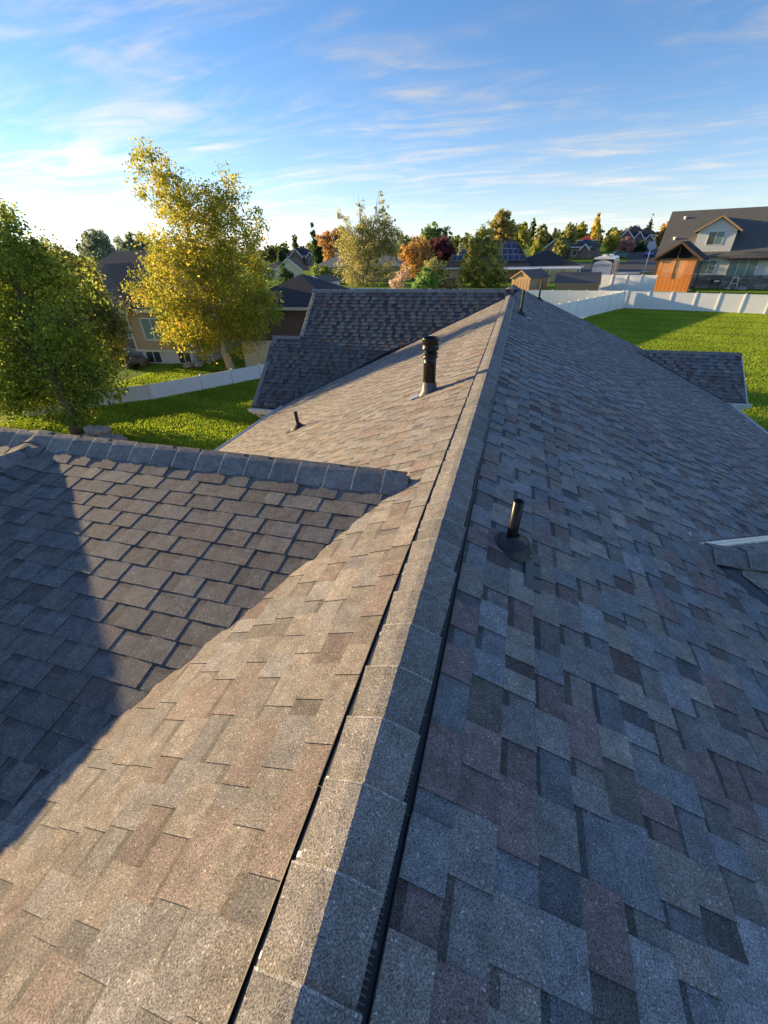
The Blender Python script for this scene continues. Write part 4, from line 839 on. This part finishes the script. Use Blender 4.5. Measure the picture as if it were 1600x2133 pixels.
def dark_hip_house():
    t = thing('neighbour_house', 'house with a near black hip roof beyond the brick house on the far left', 'house', (-40, 38, 0))
    MB().box((-6, 0, 0), (6, 9, 4.2)).build('wall', M['stucco_cream'], t, True); r = MB(); hip(r, -6.6, 6.6, -.6, 9.6, 4.2, 2.9, 4.6); r.build('roof', M['roof_dark'], t, True)
    win(t, -3, -1, 1.2, 2.8, 0); win(t, 1.5, 3.5, 1.2, 2.8, 0)
dark_hip_house()

# big house on the right
def right_house():
    zb = terrain(26, 76); t = thing('grey_house', 'two storey grey stucco house with stone base and a dormer, at the right edge', 'house', (19.0, 78.5, zb), math.radians(-17)); H = 4.75 - zb
    MB().box((3.6, 0, 1.65), (17, 10, H)).build('wall', M['stucco_grey'], t, True)
    MB().box((3.55, -.08, -.1), (17, 10, 1.65)).build('stone_base', M['stone'], t, True)
    rs = random.Random(4)
    for r_ in range(5):
        x = 3.6
        while x < 16.5:
            w = rs.uniform(.35, .95); MB().box((x + .015, -.13 - rs.uniform(0, .05), .03 + r_ * .32), (x + w - .015, -.081, .32 + r_ * .32)).build('stone', [M['stone'], M['rock_brown'], M['rock'], M['stone']][rs.randrange(4)], t, True); x += w
    win(t, 4.55, 6.95, 1.85, 3.35, -.002, panes=3, glass='blind'); win(t, 8.45, 11.5, 1.35, 3.35, -.085, panes=3, glass='blind')
    # roof slab: ridge runs along x
    Zr = 10.15 - zb; yr = 7.5
    r = MB(); r.prism([(-.6, -.7, H - .1), (-.6, yr, Zr), (-.6, 15.5, H - .1), (-.6, 15.5, H + .12), (-.6, yr, Zr + .24), (-.6, -.7, H + .12)], (18.2, 0, 0)); r.build('roof', M['roof_grey'], t, True)
    MB().prism([(0, -.05, H - .1), (0, 14.6, H - .1), (0, yr, Zr - .2)], (.15, 0, 0)).build('gable_wall', M['stucco_grey'], t, True)
    MB().box((0, 4.0, 0), (3.6, 10, H)).build('wall', M['stucco_grey'], t, True)
    # dormer
    d = MB(); d.box((3.7, -.02, H - .6), (8.0, 5, 7.75 - zb)); d.prism([(3.7, -.02, 7.75 - zb), (8.0, -.02, 7.75 - zb), (5.85, -.02, 9.15 - zb)], (0, 5, 0)); d.build('dormer_wall', M['stucco_grey'], t, True)
    r = MB(); r.prism([(3.2, -.45, 7.55 - zb), (5.85, -.45, 9.28 - zb), (8.5, -.45, 7.55 - zb), (8.5, -.45, 7.72 - zb), (5.85, -.45, 9.46 - zb), (3.2, -.45, 7.72 - zb)], (0, 7, 0)); r.build('dormer_roof', M['roof_grey'], t, True)
    trim(t, [(3.2, -.5, 7.6 - zb), (5.85, -.5, 9.33 - zb), (8.5, -.5, 7.6 - zb)], .08, .2, 'shed_wood')
    win(t, 5.0, 6.7, 6.15 - zb, 7.6 - zb, -.022, panes=2, glass=['glass', 'blind'])
    r = MB(); r.prism([(8.1, -1.0, 4.55 - zb), (8.1, 1.2, 6.0 - zb), (8.1, 1.2, 5.8 - zb), (8.1, -1.0, 4.35 - zb)], (9.2, 0, 0)); r.build('lower_roof', M['roof_grey'], t, True)
    trim(t, [(8.0, -1.05, 4.44 - zb), (17.3, -1.05, 4.44 - zb)], .08, .28, 'cedar_dark')
    for x, y in ((1.4, 6.0), (1.0, 2.2)):
        z = H + (y + .7) / (yr + .7) * (Zr - H) + .12; MB().lathe([(.16, 0), (.16, .2), (.22, .22), (.22, .34), (0, .42)], Matrix.Translation((x, y, z)), 10).build('roof_vent', M['white'], t, True)
    MB().tube([(3.5, -.2, H - .2), (3.5, -.2, 0)], .06, 6).build('downspout', M['cedar_dark'], t, True)
right_house()
def gazebo():
    zb = terrain(20, 71); t = thing('cedar_gazebo', 'gabled cedar gazebo with orange slatted wall beside the grey house', 'gazebo', (17.2, 72.3, zb), math.radians(-25)); H = 4.75 - zb; w = 4.7
    for x in (0, w - .16):
        for y in (0, 4): MB().box((x, y, 0), (x + .16, y + .16, H)).build('post', M['cedar_dark'], t, True)
    n = 16; z0 = 1.55; dz = (H - .15 - z0) / n
    for k in range(n): MB().box((.17, .05, z0 + k * dz + .012), (w - .17, .09, z0 + (k + 1) * dz - .02)).build('slat', M['cedar'], t, True)
    nb = 18; bw = (w - .34) / nb
    for k in range(nb): MB().box((.17 + k * bw + .008, .03 + .015 * (k % 2), .12), (.17 + (k + 1) * bw - .008, .075 + .015 * (k % 2), z0 - .01)).build('board', M['cedar'], t, True)
    MB().box((.1, -.02, .0), (w - .1, 4.1, .11)).build('base_beam', M['shed_wood'], t, True)
    MB().box((w / 2 - .07, -.04, z0), (w / 2 + .07, .04, H + 1.6)).build('king_post', M['cedar_dark'], t, True)
    MB().box((0, -.05, H - .16), (w, .12, H)).build('tie_beam', M['cedar_dark'], t, True)
    r = MB(); r.prism([(-.55, -.4, H - .25), (w / 2, -.4, H + 1.72), (w + .55, -.4, H - .25), (w + .55, -.4, H - .10), (w / 2, -.4, H + 1.9), (-.55, -.4, H - .10)], (0, 5, 0)); r.build('roof', M['roof_dark'], t, True)
    trim(t, [(-.58, -.45, H - .2), (w / 2, -.45, H + 1.78), (w + .58, -.45, H - .2)], .08, .2, 'cedar_dark')
    MB().prism([(.2, .3, H), (w - .2, .3, H), (w / 2, .3, H + 1.55)], (0, .05, 0)).build('gable_panel', M['dark'], t, True)
gazebo()
def shed(name, label, loc, w, d, h, rh, along, wall, roof, rot=0, door=False):
    t = thing(name, label, 'shed', (loc[0], loc[1], terrain(loc[0], loc[1])), rot)
    MB().box((0, 0, 0), (w, d, h)).build('wall', M[wall], t, True)
    if along == 'x':
        r = MB(); gable(r, -.15, w + .15, -.2, d + .2, h - .02, rh, 'x', .08); r.build('roof', M[roof], t, True)
        e = MB(); e.prism([(w, 0, h), (w, d, h), (w, d / 2, h + rh - .05)], (-.06, 0, 0)); e.prism([(0.06, 0, h), (0.06, d, h), (.06, d / 2, h + rh - .05)], (-.06, 0, 0)); e.build('gable_end', M[wall], t, True)
        trim(t, [(-.15, -.23, h + .03), (w + .15, -.23, h + .03)], .04, .14, wall)
    else:
        r = MB(); gable(r, -.2, w + .2, -.15, d + .15, h - .02, rh, 'y', .08); r.build('roof', M[roof], t, True)
        e = MB(); gable_wall(e, 0, w, 0, h, rh - .05, .06); e.build('gable_end', M[wall], t, True); trim(t, [(-.2, -.17, h), (w / 2, -.17, h + rh), (w + .2, -.17, h)], .04, .14, 'white' if wall == 'siding_grey' else wall)
    n = int(w / .4)
    for k in range(1, n): MB().box((k * w / n - .02, -.02, 0), (k * w / n + .02, 0, h)).build('batten', M[wall], t, True)
    return t
s1 = shed('garden_shed', 'tan wooden shed with a small gable vent behind the white fence', (-1.2, 68, 0), 2.7, 5.5, 2.1, .95, 'y', 'shed_wood', 'roof_grey', math.radians(-28))
MB().box((1.2, -.04, 2.35), (1.55, -.001, 2.6)).build('gable_vent', M['cedar_dark'], s1, True)
shed('garden_shed', 'tan shed with a long grey shingle roof slope, right of the gabled tan shed', (4.6, 67.5, 0), 5.4, 3.2, 1.5, 1.25, 'x', 'shed_wood', 'roof_grey', math.radians(-3))
s3 = shed('garden_shed', 'pale grey shed with one white framed window behind the far roof wing', (-29.4, 61, 0), 3.2, 4.0, 3.0, .75, 'y', 'siding_grey', 'roof_brown', math.radians(-12))
win(s3, .65, 1.3, 1.4, 2.6, -.022, panes=1, glass='glass', fw=.1, divided=True)

def solar_house():
    zb = terrain(-3, 90); t = thing('solar_house', 'tan brick house with dark hip roof carrying solar panels', 'house', (-15.0, 90, zb)); H = 3.3 - zb
    MB().box((0, 0, 0), (24, 12, H)).build('wall', M['brick_tan'], t, True); MB().box((-.06, -.06, 0), (24.06, 12, .8)).build('wall_base', M['brick_brown'], t, True)
    r = MB(); r.add([(-.7, -.7, H), (16.5, -.7, H), (16.5, 12.7, H), (-.7, 12.7, H), (7.2, 6, H + 4.2), (13.2, 6, H + 4.2)], [(0, 1, 5, 4), (1, 2, 5), (2, 3, 4, 5), (3, 0, 4), (3, 2, 1, 0)]); r.build('roof', M['roof_dark'], t, True)
    r = MB(); hip(r, 12.5, 25.2, -.3, 12.4, H + .01, 2.5, 4.5); r.build('roof', M['roof_dark'], t, True)
    trim(t, [(-.7, -.74, H - .05), (16.5, -.74, H - .05)], .06, .22); trim(t, [(16.5, -.4, H - .05), (25.2, -.4, H - .05), (25.25, 12.4, H - .05)], .06, .22)
    sl = 4.2 / 6.7; nrm = Vector((0, -sl, 1)).normalized(); vv = Vector((0, 1, sl)).normalized()
    def panel(x, s):
        p = Vector((x, -.7, H)) + vv * s + nrm * .12; a = [p, p + Vector((1.0, 0, 0)), p + Vector((1.0, 0, 0)) + vv * 1.62, p + vv * 1.62]
        f_ = MB().prism(a, nrm * .04).build('solar_panel', M['solar_frame'], t, True); q = [v + nrm * .044 for v in a]; c = sum(q, Vector()) / 4; MB().poly([c + (v - c) * .93 for v in q]).build('cells', M['solar'], f_, True)
    for row, (x0, n) in enumerate(((7.0, 8), (7.8, 6), (8.4, 5))):
        for k in range(n): panel(x0 + k * 1.03, 1.7 + row * 1.7)
    for row, (x0, n) in enumerate(((1.9, 3), (3.5, 2))):
        for k in range(n): panel(x0 + k * 1.03, 1.9 + row * 1.7)
    win(t, 1.0, 2.0, .9, 2.1, -.062, panes=1); win(t, 4.6, 5.6, .9, 2.1, -.062, panes=1)
    MB().box((11.5, -4.2, H - .25), (24.5, -.75, H - .1)).build('patio_cover', M['white'], t, True)
    for x in (12.2, 17.5, 18.2, 19.5, 20.8, 22.2, 24.2): MB().box((x, -4.1, 0), (x + .16, -3.94, H - .25)).build('patio_post', M['white'], t, True)
    MB().box((18.0, -.3, 0), (24.3, -.02, H - .3)).build('patio_wall', M['stucco_cream'], t, True)
solar_house()
def simple_house(name, label, loc, w, d, h, rh, wall, roof, rot=0, gables=(), wins=(), hipin=None, chimney=None, doors=()):
    z = terrain(loc[0], loc[1]); t = thing(name, label, 'house', (loc[0], loc[1], z), math.radians(rot))
    MB().box((0, 0, 0), (w, d, h)).build('wall', M[wall], t, True)
    r = MB(); hip(r, -.5, w + .5, -.5, d + .5, h, rh, hipin); ro = r.build('roof', M[roof], t, True)
    trim(t, [(-.5, -.53, h - .06), (w + .5, -.53, h - .06)], .06, .2)
    for (x0, x1, dy, gh, zz) in gables:
        e = MB(); e.box((x0, -dy, 0), (x1, 0, zz)); e.prism([(x0, -dy, zz), (x1, -dy, zz), ((x0 + x1) / 2, -dy, zz + gh)], (0, dy + 1, 0)); e.build('gable_wall', M[wall], t, True)
        r = MB(); gable(r, x0 - .35, x1 + .35, -dy - .3, d / 2, zz - .28, gh + .38, 'y', .12); r.build('gable_roof', M[roof], t, True)
        trim(t, [(x0 - .4, -dy - .34, zz - .2), ((x0 + x1) / 2, -dy - .34, zz + gh + .18), (x1 + .4, -dy - .34, zz - .2)], .08, .26)
    for (x0, x1, z0, z1, y) in wins: win(t, x0, x1, z0, z1, y, panes=2 if x1 - x0 > 1 else 1)
    for (x0, x1, z1, y) in doors: MB().box((x0, y - .06, 0), (x1, y, z1)).build('door', M['cedar_dark'], t, True)
    if chimney: MB().box((chimney[0], chimney[1], h), (chimney[0] + .9, chimney[1] + .9, chimney[2])).build('chimney', M['brick_red'], ro, True)
    return t
simple_house('brick_house', 'far brown brick house with three white edged front gables by the street', (27.6, 170, 0), 10.0, 10, 3.2, 3.4, 'brick_brown', 'roof_dark', 0, [(0, 4.2, 1.5, 2.1, 3.0), (4.6, 7.0, .7, 1.7, 2.9), (7.4, 10.0, 1.3, 1.6, 2.2)], [(1.5, 2.4, 1.2, 3.2, -1.502), (8.2, 9.4, .8, 2.2, -1.302)], doors=[(5.3, 6.3, 2.3, -.702)])
simple_house('gabled_house', 'far brown house with a dark gabled roof behind the solar house', (5.6, 140, 0), 6.5, 9, 2.6, 2.2, 'brick_brown', 'roof_teal', -8, [(0, 4.6, 1.0, 1.7, 2.5)], [(1.4, 2.6, .8, 2.0, -1.002)])
simple_house('gabled_house', 'far house with a green black roof left of the yellow poplar', (11.4, 137, 0), 5.0, 8, 2.6, 1.6, 'brick_brown', 'roof_teal', -25, [(3.0, 5.0, .6, 1.0, 2.0)], [(.8, 1.8, .7, 1.8, -.002)])
simple_house('barn_house', 'low far house with a sloping red roof edge above the green black roof', (14.2, 150, 0), 5.0, 7, 3.2, 1.3, 'stucco_tan', 'red_metal', -8, [], [(1.2, 2.2, .8, 1.8, -.002)])
simple_house('white_house', 'far white two storey house with rooftop solar rows', (38.0, 196, 0), 6.5, 8, 4.0, 2.4, 'stucco_cream', 'roof_dark', 0, [], [(1.0, 2.2, 2.0, 3.4, -.002), (3.6, 4.6, 2.0, 3.4, -.002)])
simple_house('blue_roof_house', 'far low house with a bluish roof right of the white two storey house', (46.2, 186, 0), 9, 8, 2.4, 1.9, 'siding_grey', 'roof_teal', 0, [], [(1.5, 2.6, .8, 1.9, -.002)])
simple_house('brick_house', 'tan brick house with pale grey hip roof behind the slender poplars', (-43.0, 95, 0), 19.0, 11, 2.85, 2.6, 'brick_tan', 'roof_pale', 0, [], [(2.6, 3.6, .8, 2.2, -.002), (15.5, 17.0, .8, 2.2, -.002)], chimney=(1.2, 8, 6.2))
simple_house('gabled_house', 'far brown brick house with two white edged gables left of the cypress', (-81, 152, 0), 11.0, 10, 3.0, 2.6, 'brick_brown', 'roof_dark', 8, [(3.2, 7.6, 1.4, 2.3, 2.6), (9.0, 11.6, .8, 1.5, 2.4)], [(4.6, 6.0, .8, 2.2, -1.402), (9.8, 10.8, .6, 2.2, -.802)])
cr = simple_house('cream_house', 'cream gabled house half hidden behind the yellow cottonwood', (-61, 104, 0), 5.0, 10, 2.2, 1.3, 'stucco_cream', 'roof_brown', 6, [(3.6, 10.0, .5, 2.2, 1.9)], [(.8, 1.6, .6, 1.8, -.002), (1.9, 2.7, .6, 1.8, -.002), (5.0, 6.0, .3, 1.2, -.502)])

# ------------------------------------------------------------------ trailer, cars and small things
def trailer():
    z = terrain(14, 92); t = thing('travel_trailer', 'large white fifth wheel trailer parked behind the sheds', 'trailer', (11.8, 92, z), math.radians(-14))
    MB().prism([(0, 0, .6), (0, 0, 3.35), (.25, 0, 3.6), (3.15, 0, 3.6), (3.4, 0, 3.35), (3.4, 0, .6)], (0, 9.5, 0)).build('body', M['paint_white'], t, True)
    MB().box((3.4, 1.5, .9), (3.9, 5.5, 3.1)).build('slide_out', M['paint_beige'], t, True); MB().box((3.9, 2.2, 1.2), (3.92, 2.8, 2.8)).build('side_window', M['glass'], t, True); MB().box((3.4, .4, .9), (3.42, 1.1, 2.9)).build('door', M['paint_silver'], t, True)
    f_ = MB(); n = 16
    pts = [(.12, -.06, .62), (3.28, -.06, .62), (3.28, -.06, 2.5)] + [(1.7 + 1.58 * math.cos(a), -.06, 2.5 + .62 * math.sin(a)) for a in np.linspace(0.1, math.pi - .1, n)] + [(.12, -.06, 2.5)]
    f_.prism(pts, (0, .05, 0)); f_.build('front_cap', M['paint_white'], t, True)
    MB().box((-.01, -.005, .6), (3.41, .03, 3.3)).build('front_mask', M['paint_black'], t, True)
    for x in (.9, 1.9): MB().prism([(x, 3.0 + x, 3.6), (x, 4.0 + x, 3.6), (x, 4.0 + x, 3.9), (x, 3.15 + x, 3.95)], (.75, 0, 0)).build('air_conditioner', M['paint_white'], t, True)
    for y in (5.6, 6.6):
        for x in (.25, 2.95): w = MB().tube([(x, y, .42), (x + .2, y, .42)], .38, 14).build('wheel', M['tyre'], t, True)
    cu = bpy.data.curves.new('lettering', 'FONT'); cu.body = 'GATEWAY'; cu.size = .62; cu.extrude = .004; cu.align_x = 'CENTER'; to = bpy.data.objects.new('lettering', cu); COL.objects.link(to)
    me = bpy.data.meshes.new_from_object(to); bpy.data.objects.remove(to); me.materials.append(M['paint_black']); o = bpy.data.objects.new('lettering', me); COL.objects.link(o); o.parent = t; o.location = (1.7, -.07, 2.15); o.rotation_euler = (math.pi / 2, 0, 0)
trailer()
def car(label, loc, rot, paintm, kind='sedan'):
    z = terrain(loc[0], loc[1]) + (.07 if loc[1] > 112 else 0); t = thing('parked_car', label, 'car', (loc[0], loc[1], z), math.radians(rot), 'cars parked along the far street')
    L_ = 4.6; h = 1.45 if kind == 'sedan' else 1.8
    low = [(0, .35), (.05, .75), (.25, .9), (1.2, 1.0), (L_ - .9, 1.02), (L_ - .1, .92), (L_, .6), (L_ - .05, .35)]
    if kind == 'pickup': low = [(0, .4), (.05, .85), (.2, 1.0), (1.3, 1.1), (L_ + .4, 1.1), (L_ + .5, .9), (L_ + .45, .4)]
    MB().prism([(x, -.88, zz) for x, zz in low], (0, 1.76, 0)).build('body', M[paintm], t, True)
    cab = {'sedan': [(1.1, 1.0), (1.8, h), (3.3, h), (4.1, 1.02)], 'suv': [(1.1, 1.0), (1.65, h), (4.2, h), (4.5, 1.02)], 'pickup': [(1.2, 1.1), (1.75, 1.85), (3.0, 1.85), (3.15, 1.1)]}[kind]
    MB().prism([(x, -.78, zz) for x, zz in cab], (0, 1.56, 0)).build('cabin', M['glass'], t, True)
    c2 = [(x, zz) for x, zz in cab[1:3]]; MB().box((c2[0][0] - .05, -.76, c2[0][1] - .02), (c2[1][0] + .05, .76, c2[0][1] + .06)).build('roof', M[paintm], t, True)
    for x in (.85, 3.7):
        for y in (-.86, .66):
            w = MB().tube([(x, y, .33), (x, y + .2, .33)], .33, 14).build('wheel', M['tyre'], t, True); MB().tube([(x, y - .01, .33), (x, y + .21, .33)], .18, 10).build('rim', M['chrome'], w, True)
    for y in (-.7, .45): MB().box((-.01, y, .65), (.04, y + .25, .8)).build('headlight', M['white'], t, True)
car('bright blue car on the far street', (30.4, 137), 75, 'paint_blue'); car('white pickup truck right of the blue car', (34.3, 141), 20, 'paint_white', 'pickup')
car('black SUV parked behind the short white fence', (16.6, 84), -20, 'paint_black', 'suv'); car('silver car beside the black SUV behind the short white fence', (15.0, 82.5), 80, 'paint_silver')
car('teal car at the kerb left of the trailer roof', (20.8, 136), 10, 'paint_teal'); car('white van in front of the far gabled brick house', (29.0, 160), 0, 'paint_white', 'suv'); car('white car half hidden by the cedar gazebo roof', (28.0, 112), 30, 'paint_white')

def rock(name, label, loc, r, m, seed, group, cat='rock'):
    rd = np.random.default_rng(seed); import bmesh
    bm = bmesh.new(); bmesh.ops.create_icosphere(bm, subdivisions=2, radius=1)
    ax = np.array([rd.uniform(.9, 1.3), rd.uniform(.7, 1.0), rd.uniform(.5, .75)]) * r; nrm = rd.normal(size=(7, 3)); nrm /= np.linalg.norm(nrm, axis=1, keepdims=True); dd = rd.uniform(.6, .95, 7)
    for v in bm.verts:
        p = np.array(v.co)
        for n_, d_ in zip(nrm, dd):
            s = p @ n_
            if s > d_: p = p - n_ * (s - d_)
        p = p * ax * (1 + rd.normal(0, .015)); v.co = p
    me = bpy.data.meshes.new(name); bm.to_mesh(me); bm.free(); me.materials.append(M[m]); o = bpy.data.objects.new(name, me); COL.objects.link(o)
    o.location = (loc[0], loc[1], loc[2] + ax[2] * .6); o.rotation_euler = (0, 0, rd.uniform(0, 6.28)); tag(o, label, cat, group)
PILE = [('%s boulder of the rock pile at the foot of the big green tree' % w) for w in ('leftmost', 'second from left', 'third from left', 'fourth from left', 'fifth from left', 'middle', 'fifth from right', 'fourth from right', 'third from right', 'second from right', 'rightmost', 'leftmost top', 'second top', 'third top', 'rightmost top')]
for i in range(15):
    a = random.Random(i); row = 0 if i < 11 else .33
    rock('boulder', PILE[i], (-18.0 + (i % 11) * .2 + a.uniform(-.1, .1) + (.5 if row else 0), 12.9 + a.uniform(-.35, .35), row), a.uniform(.24, .36), 'rock', i, 'boulders of the rock pile')
for i, (x, y, r, m, lab) in enumerate([(-28.2, 25.4, .75, 'rock', 'largest pale boulder left of the porch wall of the brick house'), (-26.9, 25.5, .7, 'rock_brown', 'brown boulder beside the basement window well'), (-26.0, 25.2, .55, 'rock_brown', 'smaller brown boulder at the window well'), (-26.8, 24.6, .5, 'rock', 'flat pale boulder lying in front of the window well'), (-22.2, 25.4, .45, 'rock', 'pale boulder below the tan bay'), (-21.4, 25.6, .4, 'rock', 'small pale boulder next to the house corner'), (27.0, 73.6, .5, 'rock', 'pale boulder by the patio of the grey house'), (28.6, 73.4, .55, 'rock', 'wide pale boulder right of the patio boulder')]):
    rock('boulder', lab, (x, y, terrain(x, y)), r, m, 40 + i, 'garden boulders')
# spiky ornamental grass by the brick house
def yucca(label, x, y, n, h, pal, seed):
    rs = np.random.default_rng(seed); t = thing('ornamental_grass', label, 'plant', (x, y, terrain(x, y))); Vs = []; Cs = []
    for k in range(n):
        a = rs.uniform(0, 6.28); l = rs.uniform(.3, 1) ; tip = np.array([math.cos(a) * l * h * .9, math.sin(a) * l * h * .9, h * rs.uniform(.5, 1.0)]); b = np.array([math.cos(a) * .12, math.sin(a) * .12, 0]); mid = (tip + b) * .5 + np.array([0, 0, h * .22]); s = np.array([-math.sin(a), math.cos(a), 0]) * .02; o = np.array([x, y, terrain(x, y)])
        Vs += [o + b - s, o + b + s, o + mid + s, o + mid - s, o + mid - s, o + mid + s, o + tip, o + tip - s * .2]; c = np.array(pal) * rs.uniform(.6, 1.4); Cs += [c, c]
    fast_mesh('blades', np.array(Vs), 4, M['leaf'], t, np.array(Cs))
yucca('dark spiky clump of ornamental grass left of the porch boulders', -29.6, 25.2, 700, 1.3, (.02, .045, .03), 1)
yucca('small grey green grass tuft between the boulders and the lawn', -27.6, 24.9, 350, .75, (.03, .05, .02), 2)
yucca('low olive grass mound in front of the flat boulder', -25.8, 24.2, 400, .55, (.07, .07, .03), 3)
yucca('dark red tuft on the lit lawn beside the low white fence', -22.4, 18.4, 260, .5, (.05, .012, .012), 4)
yucca('yellow flowering tuft behind the white fence', -10.9, 65.4, 200, 1.4, (.35, .25, .02), 5)
def grill():
    z = terrain(26, 74); t = thing('barbecue_grill', 'black barbecue grill on the patio of the grey house', 'grill', (25.0, 74.0, z))
    MB().prism([(0, 0, .85), (0, 0, 1.05), (.1, 0, 1.25), (1.0, 0, 1.25), (1.1, 0, 1.05), (1.1, 0, .85)], (0, .5, 0)).build('lid', M['blackpaint'], t, True); MB().box((.3, -.02, .95), (.9, 0, 1.15)).build('lid_plate', M['alu'], t, True)
    MB().box((-.4, 0, .8), (1.5, .5, .85)).build('side_shelf', M['black'], t, True)
    for x in (0, 1.05):
        for y in (0, .45): MB().box((x, y, 0), (x + .05, y + .05, .8)).build('leg', M['black'], t, True)
grill()
def stool():
    z = terrain(27, 74); t = thing('white_stand', 'white A shaped stand beside the barbecue grill', 'stand', (27.2, 74.0, z))
    for x0, x1 in ((0, .25), (1.0, .8)): MB().beam((x0, 0, 0), (x1, 0, 1.5), .07, .07).build('leg', M['white'], t, True)
    MB().box((.2, -.04, 1.46), (.85, .04, 1.53)).build('top', M['white'], t, True); MB().box((.12, -.03, .75), (.9, .03, .8)).build('crossbar', M['white'], t, True)
stool()
def dish():
    z = terrain(18, 74); t = thing('satellite_dish', 'grey satellite dish on a mast left of the cedar gazebo roof', 'dish', (17.2, 77.5, z))
    MB().tube([(0, 0, 0), (0, 0, 4.7)], .05, 8).build('mast', M['alu'], t, True)
    MB().lathe([(0, 0), (.35, .05), (.6, .16)], Matrix.Translation((0, -.1, 5.2)) @ Matrix.Rotation(math.radians(60), 4, 'X'), 20).build('reflector', M['paint_silver'], t, True)
dish()
